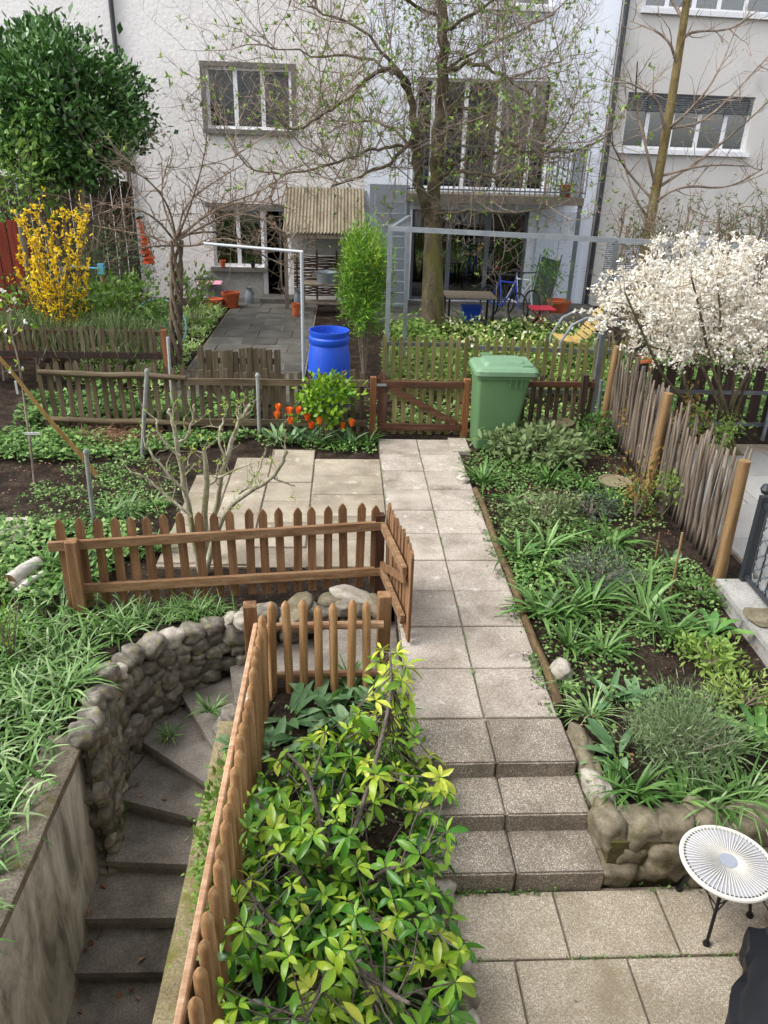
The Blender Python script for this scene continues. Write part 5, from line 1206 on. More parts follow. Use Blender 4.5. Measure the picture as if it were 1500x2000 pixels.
strap_mass('wall_top_grass', 'thin grass and bulbs between rubble wall and picket fence', [(-1.3, 5.0), (-.9, 5.15), (-1.0, 5.25), (-1.95, 5.2)], 420, .2, .008, m_strap, tint=(.4, 1))
# ------------------------------------------------------------------ ground covers
def cover(name, lab, poly, n, size, mat, asp=.8, zf=lambda x, y: .0, h=.05, tint=(.1, 1), patchy=.35, pscale=1.6, prof='small', up=.5, stuff=True, thr=None):
    xs_ = [p[0] for p in poly]; ys_ = [p[1] for p in poly]; P = []; tries = 0
    while len(P) < n and tries < n*12:
        tries += 1; x, y = NR.uniform(min(xs_), max(xs_)), NR.uniform(min(ys_), max(ys_))
        if not inpoly(x, y, poly): continue
        d = .5+.5*fb(x*pscale, y*pscale, 3.3)*1.6
        if NR.random() > d+ (1-patchy) - .5: continue
        P.append((x, y, zf(x, y)+NR.random()*h*(.4+d)))
    P = np.array(P); n = len(P); D = rdir(n, up); D[:, 2] = np.abs(D[:, 2])*.5; N = np.array([0, 0, 1.])+NR.normal(size=(n, 3))*.35
    L = size*(.6+.8*NR.random(n)); lb = LB(); lb.add(P, D, N, L, L*asp, tint[0]+(tint[1]-tint[0])*NR.random(n), prof=prof, bend=.25)
    o = lb.build(name, mat)
    return tag(o, lab, None, None, 'stuff')
BED = [(1.5, 3.3), (3.1, 3.1), (3.15, 5.4), (3.25, 7.5), (3.4, 9.2), (1.45, 9.2), (1.47, 4)]
cover('clover_cover', 'low clover-like ground cover in the right bed', BED, 9500, .028, m_cover, .85, h=.05, patchy=.8, pscale=1.1)
cover('bed_debris', 'pale leaf litter and pebbles scattered on the right bed soil', BED, 1500, .022, m_dry, .6, h=.01, patchy=.6, tint=(.3, 1), up=.1)
LBED = [(-6, 5.25), (-2.1, 5.3), (-1.75, 6.0), (-1.8, 7.0), (-1.9, 8.2), (-1.4, 9.2), (-6, 9.25)]
def lw_(x, y): return -.02
cover('weed_cover', 'leafy green weeds covering the left vegetable bed', [(-6, 5.25), (-2.15, 5.3), (-1.8, 6.1), (-2.0, 6.7), (-6, 6.75)], 7500, .055, m_cover, .7, h=.09, patchy=.3)
cover('weed_cover', 'leafy green weeds along the foot of the log rail fence', [(-6, 8.2), (-3.1, 8.3), (-2.3, 8.5), (-1.5, 8.9), (-1.0, 9.2), (-6, 9.25)], 4800, .056, m_cover, .7, h=.1, patchy=.3)
cover('weed_cover', 'sparse weeds on the dark soil by the pruned shrub', [(-3.4, 6.7), (-1.75, 6.2), (-1.7, 8.0), (-2.2, 8.4), (-3.0, 8.3)], 2200, .034, m_cover, .6, h=.06, patchy=.7, pscale=2.2)
cover('bed_litter', 'bits of straw and litter on the left bed soil', LBED, 1500, .03, m_dry, .25, h=.01, patchy=.5, tint=(.3, 1), up=.1)
n = 900; c0 = G(215, 850); P = np.stack([c0.x+NR.normal(size=n)*.28, c0.y+NR.normal(size=n)*.2, np.abs(NR.normal(size=n))*.04], 1); D = rdir(n); D[:, 2] *= .15
lb = LB(); lb.add(P, D, np.tile([0, 0, 1.], (n, 1)), .12+.12*NR.random(n), .007, NR.random(n), prof='small', bend=.05); tag(lb.build('dry_stalk_heap', m_dry), 'heap of dry brown stalks by the log rail fence', None, None, 'stuff')
cover('row_planting', 'green leafy plants growing behind the log rail fence', [(-4.2, 9.5), (-1.2, 9.5), (-1.2, 10.3), (-4.2, 10.6)], 4200, .075, m_cover, .6, h=.22, patchy=.3, tint=(0, .8))
cover('meadow_bed', 'green leafy bed with pale flowers in front of blue house', [(.55, 11.0), (4.2, 10.9), (4.9, 15.2), (.9, 16.2)], 8500, .095, m_fresh, .55, h=.28, patchy=.25, tint=(0, .9))
n = 420; P = np.stack([NR.uniform(1.9, 4.8, n), NR.uniform(12.5, 15.6, n), .2+.14*NR.random(n)], 1); lb = LB()
lb.add(P, rdir(n, .6), rdir(n, 1), .05+.03*NR.random(n), .05, .5+.5*NR.random(n), prof='petal'); tag(lb.build('meadow_flowers', LM('pale_flower', ['#e8e6c8', '#eef0d8', '#dfe07a', '#f4f4ec'], transl=.3)), 'small white and yellow flowers in the leafy bed', None, None, 'stuff')
cover('fence_strip_weeds', 'green weeds and leaf litter between the two rear fences', [(.3, 9.45), (6.5, 9.45), (6.5, 10.6), (.3, 10.6)], 3600, .06, m_cover, .6, h=.16, patchy=.5)
cover('fence_strip_litter', 'brown leaf litter between the two rear fences', [(.3, 9.4), (3.6, 9.4), (3.6, 10.6), (.3, 10.6)], 900, .05, m_dry, .6, h=.01, patchy=.3, up=.1)
cover('lawn_patch', 'bright green lawn with daisies left of the paved yard', [(-4.2, 11.4), (-2.58, 11.0), (-2.58, 17.2), (-4.4, 17.4)], 9000, .075, LM('lawn_leaf', ['#4f7a2c', '#76a03c', '#9cbf5c', '#d3deb0'], transl=.3), .35, h=.12, patchy=.15, tint=(.2, 1), up=1.2)
cover('ivy_cover', 'low greenery at the right neighbour behind the dark fence', [(3.7, 9.5), (7.5, 9.5), (7.5, 13.5), (3.9, 13.5)], 4200, .09, m_cover, .6, h=.4, patchy=.3)
cover('bush_bed_litter', 'small leaves and litter on soil under the foreground bush', [(-.45, 1.6), (.5, 1.6), (.4, 4.1), (-.45, 4.1)], 700, .022, m_cover, .7, zf=lambda x, y: gz(x, y)+.01, h=.02, patchy=.6)

# ------------------------------------------------------------------ bushes
def bush(name, lab, cat, c, rad, n, size, mat, group=None, stems=6, stem_r=.012, stemmat=None, base=None, **k):
    base = base or Vector((c[0], c[1], 0)); t = thing(name, lab, cat, base, group); lb = LB(); bushgeo(lb, c, rad, n, size, **k); lb.build('foliage', mat, t)
    mb = MB(); q = random.Random(int(abs(c[0]*100)+abs(c[1])*10))
    for i in range(stems):
        e = Vector(c)+Vector((q.uniform(-.7, .7)*rad[0], q.uniform(-.7, .7)*rad[1], q.uniform(.0, .75)*rad[2])); m_ = Vector(base).lerp(e, .5)+Vector((q.uniform(-.1, .1)*rad[0], q.uniform(-.1, .1)*rad[1], .05*rad[2]))
        mb.tube([base, m_, e], [stem_r, stem_r*.75, stem_r*.35], 5)
    mb.build('stems', stemmat or bk_twig, t, True); return t
def gat(px, py, z=0): p = G(px, py, z); return p
c = W(118, 212, 15.2); bush('laurel_bush', 'huge dense dark green laurel at the upper left', 'bush', (c.x, 15.2, c.z), (1.42, 1.2, 1.22), 21000, .095, m_laurel, clumps=300, spread=.09, shell=.8, asp=.42, up=.5, stems=10, stem_r=.07, prof='ovate', bend=.15, tint=(.0, 1))
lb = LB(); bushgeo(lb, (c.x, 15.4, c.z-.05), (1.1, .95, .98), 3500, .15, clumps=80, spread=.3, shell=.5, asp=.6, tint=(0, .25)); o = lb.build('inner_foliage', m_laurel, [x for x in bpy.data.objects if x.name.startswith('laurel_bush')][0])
c = W(15, 350, 14); bush('elder_bush', 'light green bush at the left edge below the laurel', 'bush', (c.x, 14, c.z), (.75, .6, .9), 1500, .09, m_fresh, clumps=40, tint=(0, .7))
c = W(210, 505, 14.6); bush('dark_shrub', 'dark green rounded shrub behind the blue clamp post', 'bush', (c.x, 14.6, c.z), (.75, .6, .62), 1900, .08, m_rosem, clumps=40, asp=.25, tint=(0, .6))
c = W(235, 590, 12.6); bush('leafy_shrub', 'mid green leafy shrub left of the cyan wire chair', 'bush', (c.x, 12.6, c.z-.08), (.6, .5, .45), 2200, .085, m_fresh, clumps=45, tint=(0, .75))
c = W(55, 590, 12.4); bush('leafy_shrub', 'dark leafy shrub at the left edge by the forsythia foot', 'bush', (c.x, 12.4, c.z), (.9, .5, .45), 1500, .08, m_cover, clumps=36, tint=(0, .7))
c = W(375, 560, 15.5); bush('leafy_shrub', 'small light leafy shrub beside the pink table', 'bush', (c.x, 15.5, c.z), (.35, .3, .42), 500, .09, m_fresh, clumps=18)
c = W(1070, 555, 16.9); bush('tub_plant', 'spindly green plant in the wide terracotta tub', 'plant', (c.x, 16.9, c.z+.1), (.5, .35, .45), 420, .09, m_cover, clumps=24, asp=.3)
c = W(1105, 360, 17.9); bush('balcony_plant', 'small green plant in the red clay balcony pot', 'plant', (c.x, 17.95, c.z+.02), (.28, .2, .2), 200, .07, m_fresh, clumps=12, base=Vector((c.x, 17.95, bz+.18)))
c = W(715, 515, 11.8); bush('broom_hedge', 'tall narrow bright green broom bush beside the blue barrel', 'bush', (c.x, 11.8, c.z+.02), (.36, .34, .52), 8000, .06, m_hedge, clumps=110, spread=.16, asp=.22, up=.7, shell=.6, tint=(.05, .9), stems=14)
lb = LB(); bushgeo(lb, (c.x, 11.8, c.z-.55), (.34, .32, .5), 7000, .06, clumps=100, spread=.17, asp=.22, up=.7, shell=.5, tint=(0, .7)); lb.build('lower_foliage', m_hedge, [x for x in bpy.data.objects if x.name.startswith('broom_hedge')][0])
c = W(640, 775, 9.05); bush('currant_bush', 'bright green leafed bush on the weathered fence above tulips', 'bush', (c.x, 9.1, c.z), (.34, .2, .31), 900, .065, m_bright, clumps=34, asp=.75, up=.5, tint=(.2, .8), shell=.5)
c = gat(1050, 895); bush('peony', 'pale green leafy peony mound in front of the wheelie bin', 'plant', (c.x, c.y, .17), (.56, .36, .17), 1500, .085, m_sage, clumps=50, asp=.42, up=.3, prof='lance', tint=(.3, 1))
c = gat(1065, 1015); bush('sage_mound', 'sage green mound of divided leaves in the right bed', 'plant', (c.x, c.y, .12), (.33, .26, .14), 1100, .05, m_sage, clumps=40, asp=.45, tint=(.3, 1))
c = gat(1150, 1005); bush('sage_mound', 'duller grey-green mound right of the sage green mound', 'plant', (c.x, c.y, .09), (.24, .2, .1), 700, .04, m_grey, clumps=28, asp=.5, tint=(.0, .7))
c = gat(1175, 1135); bush('santolina', 'feathery grey santolina in the middle of the right bed', 'plant', (c.x, c.y, .12), (.3, .22, .13), 2200, .035, m_grey, clumps=45, asp=.16, up=.8, tint=(.2, 1))
c = gat(1330, 1480); bush('rosemary', 'big feathery rosemary bush above the stone retaining wall', 'bush', (c.x, c.y, .2), (.31, .27, .2), 5200, .05, m_rosem, clumps=95, asp=.085, up=.9, spread=.2, tint=(.1, 1), shell=.55, stems=16, stem_r=.008)
c = gat(1450, 1380); bush('lupin', 'fresh green lupin tuft at the right edge above rosemary', 'plant', (c.x, c.y, .1), (.2, .16, .12), 520, .05, m_fresh, clumps=22, asp=.25, up=.6, tint=(.3, 1))
c = gat(1385, 1300); bush('lupin', 'yellowish green leafy tuft below the glossy lily', 'plant', (c.x, c.y, .08), (.22, .16, .1), 520, .05, m_fresh, clumps=22, asp=.4, up=.5, tint=(.4, 1))
c = gat(1165, 865); bush('small_shrub', 'small glossy green shrub by the first paling post', 'bush', (c.x, c.y, .17), (.24, .2, .18), 600, .05, m_cover, clumps=24, tint=(0, .7), asp=.5)
for (px, py, rx, rz_, n, lab) in ((1250, 1010, .2, .3, 260, 'reddish rose bush in front of the middle paling post'), (1330, 905, .22, .4, 240, 'sparse rose climbing the paling fence below the blossom'), (1390, 905, .3, .32, 520, 'leafy green shoots poking through the paling fence'), (1235, 880, .18, .3, 160, 'thin reddish rose shoots between first two paling posts'), (1300, 1010, .2, .2, 200, 'low weeds at the paling fence foot')):
    c = gat(px, py); bush('rose_bush', lab, 'bush', (c.x-.05, c.y, rz_+.12), (rx, rx, rz_), n, .045, m_red if n < 500 and n != 200 else m_fresh, clumps=20, asp=.55, stems=7, stem_r=.006, shell=.3)
c = gat(1370, 1170); bush('small_weed', 'leafy weed at the foot of the kerb end', 'plant', (c.x, c.y, .07), (.18, .14, .08), 220, .045, m_cover, clumps=12)
c = gat(25, 1290); bush('box_shrub', 'small yellowish twiggy shrub at the left edge of the bank', 'bush', (c.x, c.y, .28), (.2, .2, .3), 900, .022, m_bright, clumps=34, asp=.5, tint=(0, .7), shell=.3, stems=9, stem_r=.006)
c = G(415, 1600, -.12); bush('creeping_shrub', 'light green creeper spilling over the mossy kerb', 'plant', (-.66, 3.25, -.08), (.13, .55, .13), 620, .045, m_fresh, clumps=26, asp=.5, tint=(.1, .9), base=Vector((-.62, 3.2, -.3)))
clump(0, 0, 'broad', .9, 'broad-leaved shoot on the kerb by the white stones', xyz=Vector((-.63, 3.9, -.22)))
clump(0, 0, 'dark', .55, 'weed growing in the corner of the winding cellar steps', xyz=G(412, 1390, -.45)); clump(0, 0, 'dark', .5, 'weed at the foot of the rubble wall on lower steps', xyz=G(225, 1600, -.85))
clump(0, 0, 'dark', .45, 'fern-like weed on the upper cellar step', xyz=G(330, 1440, -.6))
# lavender hedge behind the slat fence
lv = thing('lavender_hedge', 'grey-green lavender hedge along the slat fence', 'hedge', (-4.2, 11.6, 0)); lb = LB(); n = 5200
P = np.stack([NR.uniform(-6.2, -2.75, n), 11.55+.2*NR.normal(size=n), .75*np.ones(n)+.12*NR.random(n)], 1); zt = zz(150, 615, 11.5)
P[:, 2] = .45+(zt-.62)*NR.random(n)+.07*np.sin(P[:, 0]*5); lb.add(P, nrm(np.stack([NR.normal(size=n)*.5, NR.normal(size=n)*.5, np.ones(n)], 1)), rdir(n), .16+.12*NR.random(n), .010, NR.random(n), prof='small', bend=.15); lb.build('foliage', m_sage, lv)
mb = MB()
for i in range(14): x = -6.1+.25*i; mb.tube([(x, 11.55, 0), (x+.05, 11.55, .6)], .02, 5)
mb.build('stems', bk_twig, lv)

# ------------------------------------------------------------------ branching
def arc(p, d, L, k, rg, wander=.25, lift=.0):
    pts = [Vector(p)]; d = Vector(d).normalized()
    for i in range(k):
        d = (d+Vector((rg.gauss(0, wander), rg.gauss(0, wander), rg.gauss(0, wander)+lift))).normalized(); pts.append(pts[-1]+d*(L/k))
    return pts
def poly(pts, t):
    k = len(pts)-1; u = min(k-1e-6, max(0, t*k)); i = int(u); return pts[i].lerp(pts[i+1], u-i), (pts[i+1]-pts[i]).normalized()
def branchset(mb, parents, nper, L, r, rg, levels, wander=.22, lift=.05, out=.6, ends=None, seg=5, sides=4):
    """parents: list of polylines; grows nper side branches on each, recursively"""
    for pl in parents:
        plen = sum((pl[i+1]-pl[i]).length for i in range(len(pl)-1)); kids = []
        for _ in range(max(1, int(nper[0]*plen+rg.random()))):
            t = rg.uniform(.22, 1.0); p, d = poly(pl, t); sd_ = Vector((rg.gauss(0, 1), rg.gauss(0, 1), rg.gauss(.1, 1))).normalized(); dd = (d*(1-out)+sd_*out+Vector((0, 0, lift))).normalized()
            l = L[0]*rg.uniform(.45, 1.25); q = arc(p, dd, l, seg, rg, wander, lift*.6); r0 = r[0]*rg.uniform(.7, 1.15); mb.tube(q, [r0*(1-.78*i/seg) for i in range(seg+1)], sides, False); kids.append(q)
            if ends is not None: ends.append(q)
        if levels > 1: branchset(mb, kids, nper[1:], L[1:], r[1:], rg, levels-1, wander, lift, out, ends, seg, 3)
def leafclusters(lb, ends, rate, size, tint=(.1, .9), per=5, asp=.5, prof='small', rg=None, tmin=.25):
    P = []; D = []
    for q in ends:
        for _ in range(int(rate+rg.random())):
            p, d = poly(q, rg.uniform(tmin, 1)); 
            for _ in range(max(1, int(rg.gauss(per, per*.3)))): P.append(tuple(p)); D.append(tuple(d*.4+Vector((rg.gauss(0, .7), rg.gauss(0, .7), rg.gauss(.35, .6)))))
    n = len(P)
    if n: lb.add(np.array(P), np.array(D), rdir(n, .7), size*(.55+.8*NR.random(n)), size*asp, tint[0]+(tint[1]-tint[0])*NR.random(n), prof=prof, bend=.2)
# big old pear tree
tr = thing('pear_tree', 'big gnarled old fruit tree with sparse fresh leaves before blue house', 'tree', (1.79, 15.7, 0)); rg = random.Random(17)
def pp(*a): return [W(x, y, Y) for (x, y, Y) in a]
tb_ = Vector((1.79, 15.7, -.1)); MB().tube(smooth_poly([tb_, tb_+Vector((0, 0, .35))]+pp((845, 560, 15.7), (846, 467, 15.7), (846, 425, 15.72))), [.30, .27, .24, .215, .2, .19, .185, .185, .19, .19, .19, .19, .19, .185, .18, .17, .16, .15][:len(smooth_poly([0, 0, 0, 0, 0], 0)) or 1]*1 if False else [.30-.13*min(1, i/14) for i in range(len(smooth_poly([tb_, tb_, tb_, tb_, tb_])))], 14).build('trunk', bk_pear, tr, True, 80)
LIMB = [(pp((846, 430, 15.7), (850, 367, 15.8), (855, 233, 15.9), (868, 133, 15.9), (867, 33, 15.8), (850, -80, 15.7)), .14, .07),
 (pp((845, 440, 15.7), (823, 393, 15.6), (813, 300, 15.5), (810, 233, 15.4), (797, 160, 15.2), (765, 138, 14.9)), .10, .05),
 (pp((813, 285, 15.5), (777, 283, 15.2), (737, 290, 14.9), (670, 310, 14.5), (583, 340, 14.2), (500, 337, 14.1), (455, 300, 14.2)), .045, .012),
 (pp((812, 260, 15.4), (770, 320, 15.1), (710, 340, 14.8), (647, 367, 14.6)), .05, .02),
 (pp((797, 165, 15.2), (763, 127, 15.1), (710, 163, 14.8), (670, 200, 14.5), (633, 223, 14.3), (563, 257, 14.0)), .06, .018),
 (pp((868, 140, 15.9), (900, 130, 15.6), (935, 122, 15.3), (980, 145, 15.1), (1040, 190, 14.9)), .06, .018),
 (pp((853, 250, 15.8), (890, 205, 15.4), (947, 217, 15.0), (983, 260, 14.8), (1020, 300, 14.6)), .05, .018),
 (pp((850, 360, 15.75), (880, 333, 15.4), (940, 337, 15.1), (987, 363, 14.9), (1060, 300, 14.8), (1120, 220, 14.8)), .055, .014),
 (pp((850, 330, 15.8), (940, 300, 15.9), (1050, 297, 15.8), (1150, 295, 15.7), (1210, 245, 15.6)), .045, .012),
 (pp((867, 60, 15.85), (940, 20, 15.6), (1020, -40, 15.4)), .05, .02), (pp((866, 40, 15.8), (780, -10, 15.3), (690, -60, 15.0)), .05, .02), (pp((797, 160, 15.2), (740, 90, 15.0), (680, 40, 14.8), (600, 10, 14.7)), .045, .012),
 (pp((813, 300, 15.5), (770, 250, 16.2), (720, 230, 16.8), (640, 260, 17.2)), .045, .012), (pp((856, 230, 15.9), (920, 180, 16.6), (1000, 150, 17.1), (1100, 120, 17.3)), .045, .012),
 (pp((846, 420, 15.7), (900, 410, 15.0), (1000, 420, 14.6), (1080, 400, 14.5)), .035, .01), (pp((868, 133, 15.9), (960, 80, 15.5), (1080, 30, 15.2)), .04, .01), (pp((797, 160, 15.2), (720, 110, 15.6), (620, 110, 15.8), (520, 90, 15.8)), .04, .01)]
lines = []
for i, (pts, r0, r1) in enumerate(LIMB):
    s_ = smooth_poly(pts, 2); s_ = [p+Vector((rg.gauss(0, .02), rg.gauss(0, .03), rg.gauss(0, .02))) for p in s_]; lines.append(s_); MB().tube(s_, [(r0+(r1-r0)*k/(len(s_)-1))*(1 if i < 2 else .78) for k in range(len(s_))], 8).build('limb', bk_pear, tr, True, 80)
ends = []; mb = MB(); branchset(mb, lines, [5.4, 5.4, 4.2], [1.6, .9, .45], [.0125, .0065, .004], rg, 3, wander=.22, lift=.16, out=.72, ends=ends, seg=5); mb.build('twigs', bk_twig, tr, True, 80)
lb = LB(); sel = [q for q in ends if rg.random() < .24]; leafclusters(lb, sel, .9, .078, per=5, rg=rg, tint=(.3, 1)); lb.build('leaves', m_fresh, tr)
# bare tree in front of the grey house
bt_ = thing('bare_tree', 'slender bare tree with olive trunk before the grey house', 'tree', (5.6, 14.6, 0)); rg = random.Random(23)
tk = smooth_poly([Vector((W(1262, 470, 14.6).x, 14.6, 0))]+pp((1268, 440, 14.6), (1285, 350, 14.6), (1308, 220, 14.6), (1325, 110, 14.6), (1345, -20, 14.6), (1365, -160, 14.6))); MB().tube(tk, [.10-.05*i/(len(tk)-1) for i in range(len(tk))], 12).build('trunk', bk_bare, bt_, True, 80)
LB2 = [((1280, 370), (1340, 330), (1400, 290), (1500, 200)), ((1280, 365), (1262, 290), (1240, 200), (1245, 120)), ((1300, 260), (1285, 190), (1225, 160)), ((1300, 255), (1350, 215), (1400, 150), (1440, 50)), ((1310, 250), (1380, 240), (1500, 110)), ((1322, 125), (1305, 70), (1230, 40)), ((1330, 80), (1350, 60), (1430, 60), (1480, 20)), ((1275, 390), (1220, 330), (1190, 270)), ((1335, 40), (1300, -20), (1260, -60)), ((1285, 345), (1380, 320), (1470, 325)), ((1270, 400), (1330, 360), (1420, 370), (1490, 330)), ((1268, 430), (1235, 380), (1215, 300))]
lines = []
for l in LB2:
    s_ = smooth_poly([W(x, y, 14.6-.25*i*(1 if rg.random() < .5 else -1)) for i, (x, y) in enumerate(l)]); lines.append(s_); MB().tube(s_, [.032-.024*k/(len(s_)-1) for k in range(len(s_))], 6).build('limb', bk_twig, bt_, True, 80)
ends = []; mb = MB(); branchset(mb, lines, [4.2, 4.0], [.8, .35], [.010, .005], rg, 2, wander=.16, lift=.12, out=.55, ends=ends); mb.build('twigs', bk_twig, bt_, True, 80)
lb = LB(); leafclusters(lb, [q for q in ends if rg.random() < .15], .8, .05, per=2, rg=rg, tint=(.4, 1)); lb.build('buds', m_fresh, bt_)
# climbing vine on the left (bare crown)
vn = thing('bare_vine', 'twisted bare vine with tangled crown left of the paved yard', 'vine', (-2.72, 12.2, 0)); rg = random.Random(5); b0 = Vector((-2.68, 12.2, 0)); top = W(345, 470, 12.1)
strands = []
for k in range(5):
    pts = [b0+Vector((rg.uniform(-.08, .08), rg.uniform(-.06, .06), -.05))]
    for i in range(1, 9): t = i/8; pts.append(b0.lerp(top, t)+Vector((.085*sin(t*8+k*1.3), .085*cos(t*8+k*1.3), 0)))
    s_ = smooth_poly(pts, 1); strands.append(s_); MB().tube(s_, [.034-.012*i/len(s_) for i in range(len(s_))], 7).build('vine_stem', bk_vine, vn, True, 80)
VL = [((345, 470), (400, 440), (450, 415), (520, 425), (570, 470)), ((345, 475), (300, 420), (240, 400), (190, 420)), ((345, 465), (360, 400), (410, 360), (460, 330)), ((345, 480), (290, 460), (230, 450), (180, 440)), ((345, 470), (330, 400), (290, 350), (250, 330)), ((350, 460), (420, 450), (480, 470), (540, 520), (600, 490)), ((345, 470), (380, 380), (400, 300)), ((345, 470), (400, 420), (470, 390), (550, 400)), ((340, 480), (300, 480), (250, 490)), ((345, 480), (390, 480), (440, 460), (500, 490)), ((345, 470), (310, 380), (330, 310)), ((350, 460), (430, 400), (500, 380), (560, 340))]
lines = []
for l in VL:
    dv = rg.choice((-1, 1)); s_ = smooth_poly([W(x, y, 12.1+dv*.22*i) for i, (x, y) in enumerate(l)]); lines.append(s_); MB().tube(s_, [.019-.013*k/(len(s_)-1) for k in range(len(s_))], 6).build('limb', bk_vine, vn, True, 80)
ends = []; mb = MB(); branchset(mb, lines, [10, 6], [.75, .34], [.0085, .005], rg, 2, wander=.32, lift=.06, out=.7, ends=ends); mb.build('twigs', bk_vine, vn, True, 80)
lb = LB(); leafclusters(lb, [q for q in ends if rg.random() < .3], .8, .04, per=2, rg=rg); lb.build('buds', m_dry, vn)
# forsythia
fs = thing('forsythia', 'bright yellow flowering forsythia at the left', 'bush', (W(105, 600, 12.0).x, 12.0, 0)); rg = random.Random(8); b0 = Vector(fs.location); lines = []; mb = MB()
for k in range(26):
    e = W(rg.uniform(35, 175), rg.uniform(405, 560), 12.0+rg.uniform(-.35, .35)); s_ = smooth_poly([b0+Vector((rg.uniform(-.1, .1), rg.uniform(-.1, .1), 0)), b0.lerp(e, .5)+Vector((rg.uniform(-.1, .1), rg.uniform(-.1, .1), .1)), e]); lines.append(s_); mb.tube(s_, [.014-.010*i/len(s_) for i in range(len(s_))], 5)
ends = []; branchset(mb, lines, [4.5], [.3], [.005], rg, 1, wander=.2, lift=.2, out=.55, ends=ends); mb.build('stems', bk_vine, fs, True)
lb = LB(); leafclusters(lb, lines, 40, .045, per=3, asp=.5, prof='petal', rg=rg, tmin=.42); leafclusters(lb, ends, 6, .045, per=3, asp=.5, prof='petal', rg=rg, tmin=.1); lb.build('flowers', m_yellow, fs)
# white blossom shrub on the right
bl = thing('blossom_shrub', 'spreading shrub covered in white blossom on the right', 'bush', (4.85, 8.75, 0)); rg = random.Random(31); b0 = Vector(bl.location); lines = []
ST = [((1350, 800), (1290, 730), (1255, 650), (1220, 570)), ((1345, 790), (1330, 700), (1300, 620), (1250, 540)), ((1420, 800), (1385, 700), (1370, 620), (1350, 540)), ((1430, 790), (1440, 660), (1450, 560)), ((1440, 790), (1500, 650), (1560, 540)), ((1400, 780), (1360, 690), (1300, 690), (1190, 640)), ((1430, 780), (1480, 700), (1530, 640)), ((1400, 760), (1410, 640), (1400, 540))]
for l in ST:
    dv = rg.choice((-.22, .22, .1, -.1)); s_ = smooth_poly([b0+Vector((rg.uniform(-.2, .2), rg.uniform(-.1, .1), 0))]+[W(x, y, 8.75+dv*(i+1)) for i, (x, y) in enumerate(l)]); lines.append(s_); MB().tube(s_, [.026-.018*k/(len(s_)-1) for k in range(len(s_))], 7).build('limb', bk_pear, bl, True, 80)
cc_ = W(1378, 595, 8.75); rx, ry, rz_ = 1.34, 1.0, .80; P = []; ends = []
mb = MB(); branchset(mb, [l[len(l)//2:] for l in lines], [6, 5], [.42, .22], [.006, .003], rg, 2, wander=.2, lift=.05, out=.7, ends=ends); branchset(mb, [l[-3:] for l in lines], [10], [.35], [.004], rg, 1, wander=.15, lift=.15, out=.45, ends=ends); mb.build('twigs', bk_twig, bl, True)
lb = LB(); ncl = 2500; d = rdir(ncl); d *= (NR.random((ncl, 1))**.4)*np.array([rx, ry, rz_]); d[:, 2] += .0
d[:, 2] += -.10*np.abs(d[:, 0])*np.sign(-d[:, 0])*0
cen = np.array([cc_.x, 8.75, cc_.z])+d; cen[:, 2] -= .22*(cen[:, 0]-cc_.x)*-.0
rr_b = np.linalg.norm(d/np.array([rx, ry, rz_]), axis=1); keep = np.array([fb(p[0]*2.3, p[1]*2.3, p[2]*2.3) > -.14+.7*max(0, r_-.55) for p, r_ in zip(cen, rr_b)]); cen = cen[keep]; nf = 15
P = np.repeat(cen, nf, 0)+NR.normal(size=(len(cen)*nf, 3))*.028; n = len(P); D = rdir(n, .3); T = np.where(NR.random(n) < .2, NR.random(n)*.3, .5+.5*NR.random(n))
lb.add(P, D, rdir(n, .5), .036*(.7+.6*NR.random(n)), .022, T, prof='petal', bend=.15); leafclusters(lb, ends, 3.5, .036, tint=(.5, 1), per=9, asp=.6, prof='petal', rg=rg, tmin=.2); lb.build('blossoms', m_white, bl)
# brown twiggy hedge behind the blossom
hg = thing('twig_hedge', 'brownish twiggy hedge with some green above the blossom shrub', 'hedge', (7.2, 12.6, 0)); rg = random.Random(41); mb = MB(); lines = []
for k in range(46):
    x = rg.uniform(1215, 1560); e = W(x, rg.uniform(390, 450), 12.6+rg.uniform(-.4, .4)); s_ = smooth_poly([Vector((e.x+rg.uniform(-.3, .3), e.y, 0)), Vector((e.x+rg.uniform(-.2, .2), e.y+rg.uniform(-.2, .2), e.z*.6)), e]); lines.append(s_); mb.tube(s_, [.016-.01*i/len(s_) for i in range(len(s_))], 5)
ends = []; branchset(mb, lines, [6, 3], [.5, .25], [.007, .004], rg, 2, wander=.3, lift=.05, out=.7, ends=ends); mb.build('twigs', bk_vine, hg, True)
lb = LB(); leafclusters(lb, ends, .8, .05, per=3, rg=rg, tint=(0, .7)); lb.build('leaves', m_sage, hg)
# pruned pale-stemmed shrub on the left patio edge
ps = thing('pruned_shrub', 'pruned pale-stemmed shrub with few buds behind the brown fence', 'bush', (-1.1, 5.78, 0)); rg = random.Random(13); lines = []
PS = [(((395, 1130), (372, 1020), (355, 930), (347, 860), (330, 800)), .030, 5.75), (((397, 1130), (402, 1010), (403, 930), (398, 880)), .034, 5.8), (((398, 1130), (430, 1010), (475, 965), (535, 935), (562, 880)), .030, 5.7), (((398, 1120), (420, 990), (440, 900), (455, 850), (488, 790)), .028, 6.0), (((360, 960), (310, 905), (285, 870)), .014, 5.6), (((372, 1010), (320, 960), (272, 925)), .015, 5.6), (((350, 890), (310, 855), (305, 820)), .013, 5.7), (((347, 870), (375, 840), (380, 790)), .013, 5.8), (((440, 900), (425, 850), (440, 810)), .012, 6.0), (((470, 965), (500, 930), (520, 880)), .013, 5.8), (((535, 935), (575, 950)), .010, 5.7), (((403, 950), (440, 925), (495, 905)), .012, 5.9), (((455, 850), (470, 820), (462, 790)), .010, 6.0)]
